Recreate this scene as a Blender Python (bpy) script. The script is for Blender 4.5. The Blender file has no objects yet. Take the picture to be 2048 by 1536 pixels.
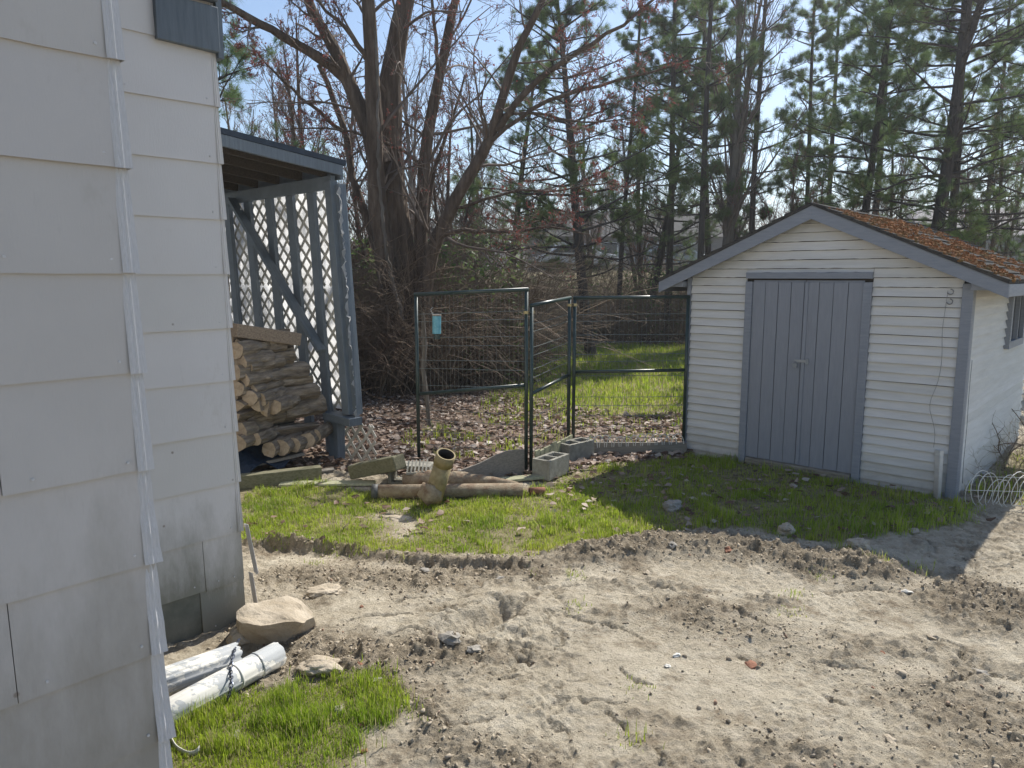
import bpy, math, random
import numpy as np
from mathutils import Vector, Matrix

# ------------------------------------------------------------------ camera, sky, sun, exposure
S = bpy.context.scene
C = S.collection
F_PX, PITCH, EYE = 1480.0, math.radians(8.3), 1.9
cam_d = bpy.data.cameras.new('camera'); cam = bpy.data.objects.new('camera', cam_d); C.objects.link(cam)
cam.location = (0, 0, EYE); cam.rotation_euler = (math.radians(90) - PITCH, 0, 0)
cam_d.sensor_width = 36; cam_d.lens = 36 * F_PX / 2048; cam_d.clip_end = 3000; cam_d.clip_start = 0.05
S.camera = cam
SUN_AZ, SUN_EL = math.atan2(.615, .788), math.radians(47)      # azimuth from +Y towards +X
w = bpy.data.worlds.new('World'); S.world = w; w.use_nodes = True
wt = w.node_tree; wt.nodes.clear()
sky = wt.nodes.new('ShaderNodeTexSky'); sky.sky_type = 'NISHITA'; sky.sun_disc = False
sky.sun_elevation = SUN_EL; sky.sun_rotation = SUN_AZ; sky.air_density = 1.0; sky.dust_density = .5; sky.ozone_density = 2.2
bg = wt.nodes.new('ShaderNodeBackground'); bg.inputs[1].default_value = 0.112
wo = wt.nodes.new('ShaderNodeOutputWorld')
wt.links.new(sky.outputs[0], bg.inputs[0]); wt.links.new(bg.outputs[0], wo.inputs[0])
sl = bpy.data.lights.new('sun', 'SUN'); sl.energy = 5.0; sl.angle = math.radians(0.53); sl.color = (1, .95, .87)
sun = bpy.data.objects.new('sun', sl); C.objects.link(sun)
SD = Vector((math.sin(SUN_AZ) * math.cos(SUN_EL), math.cos(SUN_AZ) * math.cos(SUN_EL), math.sin(SUN_EL)))
sun.rotation_euler = SD.to_track_quat('Z', 'Y').to_euler()
S.view_settings.view_transform = 'Standard'; S.view_settings.look = 'None'
S.view_settings.exposure = 0.47; S.view_settings.gamma = 1.0
S.view_settings.use_curve_mapping = False
S.render.engine = 'CYCLES'
S.cycles.max_bounces = 6; S.cycles.transparent_max_bounces = 8; S.cycles.use_denoising = True

R = random.Random(11)
rng = np.random.default_rng(7)
TAU = math.tau

# ------------------------------------------------------------------ places: a picture point at a known height / plane, as a world point
def ray(u, v):
    x = (u - 1024) / F_PX; z = (768 - v) / F_PX
    return Vector((x, math.cos(PITCH) + z * math.sin(PITCH), -math.sin(PITCH) + z * math.cos(PITCH)))
def G(u, v, z=0.0):
    a = ray(u, v); t = (z - EYE) / a.z
    return Vector((a.x * t, a.y * t, z))
def Y(u, v, y):
    a = ray(u, v); t = y / a.y
    return Vector((a.x * t, y, EYE + a.z * t))
ANG = math.atan2(-.672, .74)                 # house, lean-to and shed share one orientation
E1 = Vector((math.cos(ANG), math.sin(ANG), 0)); E2 = Vector((-math.sin(ANG), math.cos(ANG), 0))
FC = Vector((-1.5125, 3.959, 0))             # far corner of the house
SH = Vector((1.8716, 7.8605, 0))             # left front corner of the shed
def W(o, x, y, z=0.0): return o + E1 * x + E2 * y + Vector((0, 0, z))
def PL(u, v, X, o=FC):                       # ray meets the plane local-x = X of frame o; gives local coordinates
    a = ray(u, v); c = Vector((0, 0, EYE)) - o
    t = (X - c.dot(E1)) / a.dot(E1); p = c + a * t
    return Vector((X, p.dot(E2), p.z))
def PLY(u, v, Yl, o=FC):
    a = ray(u, v); c = Vector((0, 0, EYE)) - o
    t = (Yl - c.dot(E2)) / a.dot(E2); p = c + a * t
    return Vector((p.dot(E1), Yl, p.z))

# ------------------------------------------------------------------ noise
def vnoise(x, y, seed=0):
    xi = np.floor(x).astype(np.int64); yi = np.floor(y).astype(np.int64)
    xf = x - xi; yf = y - yi
    def h(a, b):
        n = (a * 374761393 + b * 668265263 + seed * 1442695041) & 0xffffffff
        n = ((n ^ (n >> 13)) * 1274126177) & 0xffffffff
        n = n ^ (n >> 16)
        return (n & 0xffffff) / 0xffffff
    sx = xf * xf * (3 - 2 * xf); sy = yf * yf * (3 - 2 * yf)
    a = h(xi, yi) * (1 - sx) + h(xi + 1, yi) * sx
    b = h(xi, yi + 1) * (1 - sx) + h(xi + 1, yi + 1) * sx
    return (a * (1 - sy) + b * sy) * 2 - 1
def fbm(x, y, o=4, seed=0, g=.5):
    s = 0; a = 1; t = 0
    for i in range(o):
        s = s + a * vnoise(x * 2 ** i + 17.3 * i, y * 2 ** i - 9.1 * i, seed + i); t += a; a *= g
    return s / t
def worley(x, y, seed=0):
    xi = np.floor(x); yi = np.floor(y); best = np.full(x.shape, 9.); val = np.zeros(x.shape)
    def h(a, b, k):
        n = (a.astype(np.int64) * 374761393 + b.astype(np.int64) * 668265263 + (seed * 7 + k) * 1442695041) & 0xffffffff
        n = ((n ^ (n >> 13)) * 1274126177) & 0xffffffff
        return ((n ^ (n >> 16)) & 0xffffff) / 0xffffff
    for i in (-1, 0, 1):
        for j in (-1, 0, 1):
            cx = xi + i; cy = yi + j; d = np.hypot(cx + h(cx, cy, 1) - x, cy + h(cx, cy, 2) - y); m = d < best
            best = np.where(m, d, best); val = np.where(m, h(cx, cy, 3), val)
    return best, val
def sstep(a, b, x):
    t = np.clip((x - a) / (b - a), 0, 1); return t * t * (3 - 2 * t)
def seg_dist(x, y, pts):
    """distance to a polyline and the signed side of the nearest segment"""
    best = np.full(x.shape, 1e9); side = np.zeros(x.shape); along = np.zeros(x.shape); L = 0
    for (ax, ay), (bx, by) in zip(pts[:-1], pts[1:]):
        dx, dy = bx - ax, by - ay; l2 = dx * dx + dy * dy
        t = np.clip(((x - ax) * dx + (y - ay) * dy) / l2, 0, 1)
        d = np.hypot(x - ax - t * dx, y - ay - t * dy)
        m = d < best
        best = np.where(m, d, best); side = np.where(m, np.sign((x - ax) * dy - (y - ay) * dx), side)
        along = np.where(m, L + t * math.sqrt(l2), along); L += math.sqrt(l2)
    return best, side, along / L
def in_poly(x, y, pts):
    ins = np.zeros(x.shape, bool); n = len(pts)
    for i in range(n):
        x1, y1 = pts[i]; x2, y2 = pts[(i + 1) % n]
        if y1 == y2: continue
        c = ((y1 > y) != (y2 > y)) & (x < (x2 - x1) * (y - y1) / (y2 - y1) + x1)
        ins ^= c
    return ins
def soft_poly(x, y, pts, wdt, seed):
    d, _, _ = seg_dist(x, y, list(pts) + [pts[0]])
    s = np.where(in_poly(x, y, pts), d, -d) + .17 * fbm(x * 3.7, y * 3.7, 5, seed, .75)
    return sstep(-wdt, wdt, s)
def px(*pp): return [tuple(G(u, v)[:2]) for u, v in pp]

# ------------------------------------------------------------------ ground shape
SOD = px((470, 1092), (540, 1082), (610, 1090), (680, 1090), (735, 1112), (850, 1122), (950, 1128), (1040, 1132), (1062, 1150))
BERM = px((1190, 1112), (1300, 1098), (1450, 1100), (1600, 1130), (1740, 1140))
HOLE = px((885, 1272), (930, 1262), (975, 1240), (1010, 1222))
CRACKS = [px((700, 1318), (730, 1296), (790, 1278), (850, 1270), (905, 1275), (930, 1285)),
          px((690, 1248), (760, 1240), (800, 1236), (845, 1230)), px((775, 1217), (810, 1206), (850, 1202)),
          px((1010, 1322), (1040, 1328), (1062, 1336)),
          px((1205, 1430), (1225, 1450), (1250, 1455), (1262, 1480)), px((1300, 1500), (1330, 1536), (1350, 1560)),
          px((1100, 1240), (1140, 1238), (1180, 1252), (1240, 1258), (1290, 1285)),
          px((1440, 1215), (1500, 1240), (1560, 1262)), px((1290, 1172), (1345, 1188)),
          px((1650, 1385), (1690, 1405)), px((1880, 1270), (1920, 1280), (1930, 1320)), px((1600, 1320), (1720, 1330), (1760, 1342)),
          px((1880, 1360), (1960, 1340), (2048, 1350)), px((1240, 1340), (1270, 1370), (1300, 1372)),
          px((850, 1462), (930, 1470), (990, 1460)), px((1000, 1378), (1040, 1362)), px((1620, 1190), (1760, 1180), (1800, 1190)),
          px((1470, 1312), (1530, 1330))]
ROUGH = [(px((560, 1150), (700, 1150), (850, 1165)), .22, 1.0), (BERM, .22, 1.2), (px((600, 1330), (700, 1340), (800, 1330), (900, 1330)), .17, 1.3),
         (px((1960, 1190), (2048, 1215), (2130, 1240)), .25, 1.0), (px((1900, 1400), (2048, 1500), (2100, 1560)), .3, .7),
         (px((860, 1500), (1010, 1536), (1100, 1570)), .12, .9), (px((1560, 1480), (1700, 1540)), .2, .5), (px((1400, 1240), (1600, 1290)), .25, .5),
         (px((930, 1140), (1060, 1150)), .1, .9), (px((810, 1400), (860, 1450), (900, 1536)), .1, .9), (px((500, 1250), (640, 1300), (480, 1400)), .18, .8)]
GR1 = px((300, 1500), (400, 1420), (470, 1402), (560, 1385), (640, 1375), (700, 1375), (765, 1362), (792, 1400), (800, 1462), (745, 1490), (700, 1560), (300, 1620))
GR2 = px((440, 985), (600, 968), (760, 985), (1050, 985), (1120, 960), (1220, 1000), (1330, 1062), (1190, 1090), (1050, 1106), (880, 1112), (740, 1100), (600, 1078), (470, 1082))
GR3 = px((1060, 992), (1170, 935), (1380, 912), (1500, 925), (1740, 960), (1900, 1005), (1960, 1010), (1940, 1050), (1800, 1075), (1640, 1082), (1500, 1062), (1300, 1066))
GR4 = [(.1, 8.0), (1.9, 8.0), (3.5, 10), (9, 13), (10, 18), (6.5, 20.6), (.2, 20.4), (.0, 16), (-.2, 12), (-.5, 10)]
GR5 = [(-1.3, 7.8), (.1, 7.2), (.8, 8.2), (1.2, 10), (-1.2, 9)]
LEAFZ = [(-3.4, 7.2), (-1.2, 6.95), (.1, 6.9), (.3, 6.75), (.75, 7.3), (1.9, 7.65), (2.4, 8.2), (4.5, 9.0), (3.0, 9.7), (1.0, 10.2), (-.3, 12.6), (-4.5, 12.6)]

def rough_at(x, y):
    r = np.zeros(x.shape)
    for pts, wd, a in ROUGH + [(SOD, .10, 1.1)]:
        d, _, _ = seg_dist(x, y, pts); r = np.maximum(r, a * np.exp(-(d / wd) ** 2))
    return r
def height(x, y):
    near = sstep(13, 9, np.hypot(x, y - 3))
    base = sstep(21, 42, y) * 2.2 + .05 * fbm(x * .35, y * .35, 3, 3) * near + .12 * sstep(12, 30, y) * fbm(x * .15, y * .15, 3, 5)
    gr = np.maximum.reduce([in_poly(x, y, p).astype(float) for p in (GR1, GR2, GR3)])
    r = rough_at(x, y)
    h = base + near * (.018 * fbm(x * 2.3, y * 2.3, 5, 11, .6))
    h += near * (1 - gr) * (.006 * fbm(x * 9, y * 9, 3, 21, .7) + (.35 + 1.6 * r) * .010 * np.abs(fbm(x * 7, y * 7, 4, 31, .7)))
    cr_ = fbm(x * 1.9, y * 1.9, 5, 131, .62); pm = sstep(-.15, .35, fbm(x * .9, y * .9, 3, 141))
    h -= near * (1 - gr) * pm * .028 * np.exp(-(np.abs(cr_) / .022) ** 2)
    cr_ = fbm(x * 5.2, y * 5.2, 4, 151, .65); h -= near * (1 - gr) * (.3 + pm) * .007 * np.exp(-(np.abs(cr_) / .05) ** 2)
    h += near * (1 - gr) * .0135 * fbm(x * 24, y * 24, 3, 161, .75) * (.4 + .9 * sstep(-.3, .4, fbm(x * 1.4, y * 1.4, 3, 171)))
    wx = x + .012 * vnoise(x * 40, y * 40, 1); wy = y + .012 * vnoise(x * 40, y * 40, 2)
    lm_ = np.clip(.9 * r + 1.0 * sstep(.02, .34, fbm(x * 1.5 + 3, y * 2.2, 4, 181, .6)), 0, 1.2)
    f1, c1 = worley(wx * 17, wy * 17, 3); h += near * (1 - gr) * lm_ * .036 * c1 ** 1.5 * np.maximum(1 - f1 * 1.35, 0)
    f2, c2 = worley(wx * 38, wy * 38, 5); h += near * (1 - gr) * (.42 + lm_) * .014 * c2 * np.maximum(1 - f2 * 1.3, 0)
    cl = fbm(x * 16, y * 16, 3, 41, .6)
    h += near * (1 - gr) * r * .042 * np.maximum(cl, 0)
    d, s, a = seg_dist(x, y, SOD)
    wob = .04 * fbm(x * 7, y * 7, 4, 51, .7)
    end = sstep(0, .12, a) * sstep(1, .93, a)
    sd = d * s + wob
    h += end * (.45 + .75 * np.clip(fbm(a * 9 + x * 0, a * 0 + .5, 3, 53) + .5, 0, 1)) * (-.07 * sstep(-.012, .035, sd) * np.exp(-np.maximum(sd, 0) / .22) + .022 * np.exp(-np.abs(sd) / .12) * (sd < 0))
    d, _, a = seg_dist(x, y, BERM)
    h += .065 * np.exp(-(d / .2) ** 2)
    d, _, _ = seg_dist(x, y, HOLE)
    h -= .10 * sstep(.14, .0, d + .09 * fbm(x * 7, y * 7, 4, 61, .65)) * (.55 + .45 * sstep(-.5, .5, (x - HOLE[1][0]) * 4 + (y - HOLE[1][1]) * 3))
    h += .02 * np.exp(-((d - .17) / .07) ** 2)
    for k, cr in enumerate(CRACKS):
        d, _, a = seg_dist(x + .05 * fbm(x * 9, y * 9, 4, 71, .7), y + .05 * fbm(x * 9, y * 9, 4, 81, .7), cr)
        wd = (.008 if k else .015) * (.3 + np.sin(np.clip(a, 0, 1) * math.pi))
        h -= (.05 if k == 0 else .036) * np.exp(-(d / wd) ** 2)
    # the ground dips under the house corner
    h -= .05 * np.exp(-(((x + 1.45) / .35) ** 2 + ((y - 3.55) / .5) ** 2))
    return h
def hz(x, y): return float(height(np.array([float(x)]), np.array([float(y)]))[0])

# ------------------------------------------------------------------ materials
def nodes_of(m):
    m.use_nodes = True; nt = m.node_tree; nt.nodes.clear(); return nt, nt.nodes.new
def ramp(nt, stops, fac):
    r = nt.nodes.new('ShaderNodeValToRGB'); e = r.color_ramp.elements
    while len(e) < len(stops): e.new(.5)
    for k, (p, c) in enumerate(stops): e[k].position = p; e[k].color = (*c, 1)
    nt.links.new(fac, r.inputs[0]); return r.outputs[0]
def noise(nt, scale, detail=6, rough=.6, vec=None, stretch=None):
    n = nt.nodes.new('ShaderNodeTexNoise'); n.inputs['Scale'].default_value = scale; n.inputs['Detail'].default_value = detail; n.inputs['Roughness'].default_value = rough
    if vec is None:
        tc = nt.nodes.new('ShaderNodeTexCoord'); vec = tc.outputs['Object']
    if stretch:
        mp = nt.nodes.new('ShaderNodeMapping'); mp.inputs['Scale'].default_value = stretch; nt.links.new(vec, mp.inputs[0]); vec = mp.outputs[0]
    nt.links.new(vec, n.inputs['Vector']); return n.outputs['Fac']
def mix(nt, fac, a, b, mode='MIX'):
    n = nt.nodes.new('ShaderNodeMix'); n.data_type = 'RGBA'; n.blend_type = mode
    for sock, val in ((0, fac), (6, a), (7, b)):
        if hasattr(val, 'is_output'): nt.links.new(val, n.inputs[sock])
        elif sock == 0: n.inputs[0].default_value = val
        else: n.inputs[sock].default_value = (*val, 1)
    return n.outputs[2]
def bump(nt, h, strength=.4, dist=.01, prev=None):
    b = nt.nodes.new('ShaderNodeBump'); b.inputs['Strength'].default_value = strength; b.inputs['Distance'].default_value = dist
    nt.links.new(h, b.inputs['Height'])
    if prev is not None: nt.links.new(prev, b.inputs['Normal'])
    return b.outputs[0]
def finish(nt, col, rough=.8, nrm=None, metal=0, trans=0.0, spec=.5):
    b = nt.nodes.new('ShaderNodeBsdfPrincipled'); o = nt.nodes.new('ShaderNodeOutputMaterial')
    if hasattr(col, 'is_output'): nt.links.new(col, b.inputs['Base Color'])
    else: b.inputs['Base Color'].default_value = (*col, 1)
    if hasattr(rough, 'is_output'): nt.links.new(rough, b.inputs['Roughness'])
    else: b.inputs['Roughness'].default_value = rough
    b.inputs['Metallic'].default_value = metal; b.inputs['Specular IOR Level'].default_value = spec
    if nrm is not None: nt.links.new(nrm, b.inputs['Normal'])
    out = b.outputs[0]
    if trans > 0:
        t = nt.nodes.new('ShaderNodeBsdfTranslucent'); m = nt.nodes.new('ShaderNodeMixShader'); m.inputs[0].default_value = trans
        if hasattr(col, 'is_output'): nt.links.new(col, t.inputs[0])
        else: t.inputs[0].default_value = (*col, 1)
        nt.links.new(out, m.inputs[1]); nt.links.new(t.outputs[0], m.inputs[2]); out = m.outputs[0]
    nt.links.new(out, o.inputs[0])
def M_(name):
    m = bpy.data.materials.new(name); nt, _ = nodes_of(m); return m, nt
def simple(name, c1, c2, scale=8, rough=.8, bs=.4, bd=.004, stretch=None, metal=0, trans=0, c3=None, dscale=None, spec=.4):
    m, nt = M_(name)
    n = noise(nt, scale, 8, .65, None, stretch)
    stops = [(.32, c1), (.68, c2)] if c3 is None else [(.3, c1), (.55, c2), (.72, c3)]
    col = ramp(nt, stops, n)
    n2 = noise(nt, dscale or scale * 6, 5, .6, None, stretch)
    finish(nt, col, rough, bump(nt, n2, bs, bd), metal, trans, spec); return m
def obj_rand(nt):
    return nt.nodes.new('ShaderNodeObjectInfo').outputs['Random']
def attr(nt, name):
    a = nt.nodes.new('ShaderNodeAttribute'); a.attribute_name = name; return a.outputs['Fac']

def siding_mat(name, base, dirt, z_dirt):
    m, nt = M_(name)
    tc = nt.nodes.new('ShaderNodeTexCoord'); vec = tc.outputs['Object']
    geo = nt.nodes.new('ShaderNodeNewGeometry')
    sp = nt.nodes.new('ShaderNodeSeparateXYZ'); nt.links.new(geo.outputs['Position'], sp.inputs[0])
    n1 = noise(nt, 2.2, 7, .6, vec)
    c = ramp(nt, [(.3, tuple(k * .93 for k in base)), (.7, base)], n1)
    rnd = ramp(nt, [(0, (.93, .93, .92)), (1, (1.0, 1.0, 1.02))], obj_rand(nt))
    c = mix(nt, 1.0, c, rnd, 'MULTIPLY')
    # grime that climbs from the ground as splashed streaks
    n2 = noise(nt, 5, 8, .7, geo.outputs['Position'], (1, 1, .35))
    ma = nt.nodes.new('ShaderNodeMath'); ma.operation = 'MULTIPLY_ADD'; ma.inputs[1].default_value = -1.0 / z_dirt; ma.inputs[2].default_value = .62
    nt.links.new(sp.outputs[2], ma.inputs[0])
    ad = nt.nodes.new('ShaderNodeMath'); ad.operation = 'ADD'; nt.links.new(ma.outputs[0], ad.inputs[0]); nt.links.new(n2, ad.inputs[1])
    f = ramp(nt, [(.42, (0, 0, 0)), (.95, (1, 1, 1))], ad.outputs[0])
    c = mix(nt, f, c, dirt)
    n3 = noise(nt, 30, 4, .7, vec, (1, 1, .25)); f3 = ramp(nt, [(.66, (0, 0, 0)), (.8, (.35, .35, .35))], n3)
    c = mix(nt, f3, c, tuple(k * .7 for k in base))
    n4 = noise(nt, 3.3, 9, .72, geo.outputs['Position'], (1, 1, .7)); f4 = ramp(nt, [(.60, (0, 0, 0)), (.74, (.5, .5, .5))], n4); c = mix(nt, f4, c, tuple(k * .72 for k in dirt) if False else (base[0] * .66, base[1] * .62, base[2] * .56))
    vv = nt.nodes.new('ShaderNodeTexVoronoi'); vv.inputs['Scale'].default_value = 5.5; nt.links.new(geo.outputs['Position'], vv.inputs['Vector'])
    f5 = ramp(nt, [(.025, (.7, .7, .7)), (.05, (0, 0, 0))], vv.outputs['Distance']); c = mix(nt, f5, c, (.16, .12, .09))
    h = noise(nt, 60, 6, .7, vec, (3, 3, .5))
    finish(nt, c, .62, bump(nt, h, .35, .003, bump(nt, noise(nt, 1.6, 3, .5, vec), .5, .012)))
    return m
MAT = {}
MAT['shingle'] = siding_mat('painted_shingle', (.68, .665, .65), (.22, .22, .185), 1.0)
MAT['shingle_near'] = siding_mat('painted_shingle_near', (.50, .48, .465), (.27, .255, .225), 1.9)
MAT['corner_metal'] = simple('worn_corner_metal', (.50, .50, .51), (.66, .66, .68), 20, .45, .6, .004, (30, 30, 1), spec=.6)
MAT['bare_shingle'] = simple('bare_weathered_board', (.10, .11, .09), (.19, .19, .16), 5, .9, .5, .006)
MAT['foundation'] = simple('dark_foundation', (.03, .03, .03), (.07, .07, .065), 5)
MAT['blue_trim'] = simple('blue_grey_trim_paint', (.10, .125, .15), (.15, .18, .21), 4, .55, .4, .003, (1, 12, 1))
MAT['shed_trim'] = simple('shed_grey_trim_paint', (.215, .235, .275), (.27, .29, .33), 5, .6, .7, .003, (2, 2, 14))
MAT['shed_door'] = simple('shed_door_grey_paint', (.235, .25, .285), (.275, .29, .33), 6, .6, .8, .003, (14, 14, 1.2))
def shed_white():
    m, nt = M_('peeling_white_paint')
    tc = nt.nodes.new('ShaderNodeTexCoord'); v = tc.outputs['Object']
    geo = nt.nodes.new('ShaderNodeNewGeometry')
    n1 = noise(nt, 4, 8, .65, v, (.5, .5, 6)); c = ramp(nt, [(.3, (.60, .585, .565)), (.7, (.73, .715, .695))], n1)
    rnd = ramp(nt, [(0, (.90, .90, .88)), (1, (1, 1, 1))], obj_rand(nt)); c = mix(nt, 1.0, c, rnd, 'MULTIPLY')
    n2 = noise(nt, 9, 10, .75, geo.outputs['Position'], (1, 1, 3)); f = ramp(nt, [(.64, (0, 0, 0)), (.72, (.7, .7, .7))], n2)
    c = mix(nt, f, c, (.40, .39, .36))
    sp = nt.nodes.new('ShaderNodeSeparateXYZ'); nt.links.new(geo.outputs['Position'], sp.inputs[0])
    mr = nt.nodes.new('ShaderNodeMapRange'); mr.inputs[1].default_value = .28; mr.inputs[2].default_value = .02; nt.links.new(sp.outputs[2], mr.inputs[0])
    mm = nt.nodes.new('ShaderNodeMath'); mm.operation = 'MULTIPLY'; nt.links.new(mr.outputs[0], mm.inputs[0]); nt.links.new(noise(nt, 7, 6, .7, geo.outputs['Position']), mm.inputs[1])
    c = mix(nt, mm.outputs[0], c, (.20, .17, .13))
    h = noise(nt, 40, 8, .75, v, (1, 1, 4)); finish(nt, c, .7, bump(nt, h, .7, .004)); return m
MAT['shed_white'] = shed_white()
MAT['sill_wood'] = simple('rotten_sill_wood', (.16, .14, .11), (.33, .30, .24), 8, .9, .6, .005, (1, 1, 10))
MAT['grey_wood'] = simple('weathered_grey_wood', (.17, .155, .13), (.30, .27, .23), 6, .9, .7, .004, (1.2, 14, 14))
MAT['green_wood'] = simple('treated_greenish_wood', (.28, .29, .18), (.42, .40, .27), 7, .9, .6, .003, (8, 8, 1.5))
MAT['moss_wood'] = simple('mossy_timber', (.11, .11, .06), (.23, .21, .14), 7, .9, .7, .005, (1.2, 10, 10))
MAT['dark_wood'] = simple('dark_rafter_wood', (.035, .03, .025), (.08, .065, .05), 6, .9, .5, .003, (2, 12, 12))
MAT['roofing'] = simple('asphalt_roofing', (.035, .035, .037), (.075, .072, .068), 14, 1.0, .8, .004, c3=(.10, .095, .08), dscale=120, spec=.05)
MAT['dark_roof'] = simple('dark_roll_roofing', (.012, .02, .035), (.03, .045, .065), 10, .55, .4, .003)
MAT['lattice'] = simple('white_lattice', (.42, .41, .36), (.6, .58, .52), 12, .8, .4, .002)
m, nt = M_('milky_plastic_sheet')
n = noise(nt, 3.5, 5, .6); c = ramp(nt, [(.35, (.62, .63, .64)), (.65, (.88, .88, .88))], n)
b1 = nt.nodes.new('ShaderNodeBsdfTranslucent'); nt.links.new(c, b1.inputs[0]); b2 = nt.nodes.new('ShaderNodeBsdfDiffuse'); nt.links.new(c, b2.inputs[0])
mx = nt.nodes.new('ShaderNodeMixShader'); mx.inputs[0].default_value = .3; nt.links.new(b1.outputs[0], mx.inputs[1]); nt.links.new(b2.outputs[0], mx.inputs[2])
o_ = nt.nodes.new('ShaderNodeOutputMaterial'); nt.links.new(mx.outputs[0], o_.inputs[0])
bn = bump(nt, noise(nt, 7, 4, .6), .6, .03); nt.links.new(bn, b1.inputs['Normal']); nt.links.new(bn, b2.inputs['Normal'])
MAT['sheet'] = m
def bark_mat(name, a, b, c3, sc=9, st=(1, 1, .16)):
    m, nt = M_(name)
    n1 = noise(nt, sc, 9, .7, None, st); c = ramp(nt, [(.3, a), (.52, b), (.72, c3)], n1)
    v = nt.nodes.new('ShaderNodeTexVoronoi'); v.inputs['Scale'].default_value = sc * 2.2
    tc = nt.nodes.new('ShaderNodeTexCoord'); mp = nt.nodes.new('ShaderNodeMapping'); mp.inputs['Scale'].default_value = st
    nt.links.new(tc.outputs['Object'], mp.inputs[0]); nt.links.new(mp.outputs[0], v.inputs['Vector'])
    finish(nt, c, .9, bump(nt, v.outputs['Distance'], .8, .03, bump(nt, n1, .8, .02)), spec=.25); return m
MAT['maple_bark'] = bark_mat('maple_bark', (.05, .036, .026), (.115, .085, .064), (.20, .16, .125))
MAT['pine_bark'] = bark_mat('pine_bark', (.03, .027, .025), (.065, .055, .05), (.11, .095, .085), 7)
MAT['pale_bark'] = bark_mat('pale_bark', (.08, .07, .055), (.16, .14, .12), (.24, .22, .19), 8)
MAT['log_bark'] = bark_mat('log_bark', (.07, .055, .042), (.22, .18, .135), (.46, .39, .31), 13, (1, .22, 1))
MAT['log_end'] = simple('cut_log_end', (.19, .145, .10), (.40, .32, .235), 12, .9, .5, .003, c3=(.30, .2, .11))
MAT['log_split'] = simple('split_log_face', (.15, .115, .085), (.33, .26, .19), 9, .9, .6, .004, (10, 1.2, 10))
MAT['twig'] = simple('twig_bark', (.10, .075, .06), (.19, .15, .125), 3, .75, .2, .001)
MAT['brush'] = simple('bramble_cane', (.085, .055, .038), (.20, .15, .105), 1.3, .8, .2, .001, c3=(.14, .075, .05))
MAT['brush_pale'] = simple('dry_reed', (.30, .25, .16), (.48, .41, .28), 1.0, .85, .2, .001, trans=.3)
MAT['bud'] = simple('red_maple_buds', (.20, .045, .035), (.34, .10, .08), 3, .7, .1, .001, trans=.35)
def needle_mat():
    m, nt = M_('pine_needles')
    n = noise(nt, 1.1, 4, .6)
    c = ramp(nt, [(.3, (.07, .13, .05)), (.55, (.145, .225, .08)), (.75, (.25, .31, .12))], n)
    r = ramp(nt, [(0, (.85, .9, 1.0)), (1, (1.15, 1.08, .9))], obj_rand(nt))
    c = mix(nt, 1.0, c, r, 'MULTIPLY')
    f = ramp(nt, [(.90, (0, 0, 0)), (.92, (.8, .8, .8))], attr(nt, 'rnd'))
    c = mix(nt, f, c, (.16, .10, .05))
    finish(nt, c, .55, None, 0, .48, .3); return m
MAT['needles'] = needle_mat()
def grass_mat():
    m, nt = M_('spring_grass')
    geo = nt.nodes.new('ShaderNodeNewGeometry')
    n = noise(nt, 1.6, 5, .6, geo.outputs['Position'])
    c = ramp(nt, [(.3, (.27, .40, .035)), (.55, (.42, .52, .055)), (.75, (.55, .55, .13))], n)
    f = ramp(nt, [(.72, (0, 0, 0)), (.84, (1, 1, 1))], attr(nt, 'rnd'))
    c = mix(nt, f, c, (.42, .37, .20))
    f = ramp(nt, [(0, (.62, .68, .6)), (.5, (1, 1, 1))], attr(nt, 'rnd'))
    c = mix(nt, 1.0, c, f, 'MULTIPLY')
    finish(nt, c, .5, None, 0, .5, .35); return m
MAT['grass'] = grass_mat()
def leaf_mat():
    m, nt = M_('dead_leaves')
    c = ramp(nt, [(0, (.10, .06, .04)), (.3, (.20, .125, .085)), (.6, (.34, .24, .18)), (.85, (.48, .39, .32)), (1, (.56, .50, .44))], attr(nt, 'rnd'))
    finish(nt, c, .6, bump(nt, noise(nt, 50, 3), .3, .003), 0, .28, .4); return m
MAT['leaf'] = leaf_mat()
def clod_mat():
    m, nt = M_('dirt_clods')
    c = ramp(nt, [(0, (.33, .27, .19)), (.5, (.45, .38, .28)), (.9, (.54, .47, .35)), (.97, (.40, .33, .25)), (1, (.30, .12, .06))], attr(nt, 'rnd'))
    n = noise(nt, 90, 5, .7); c = mix(nt, .4, c, ramp(nt, [(.3, (.15, .12, .09)), (.7, (.46, .4, .32))], n))
    finish(nt, c, .95, bump(nt, n, .8, .004), spec=.15); return m
MAT['clod'] = clod_mat()
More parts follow.
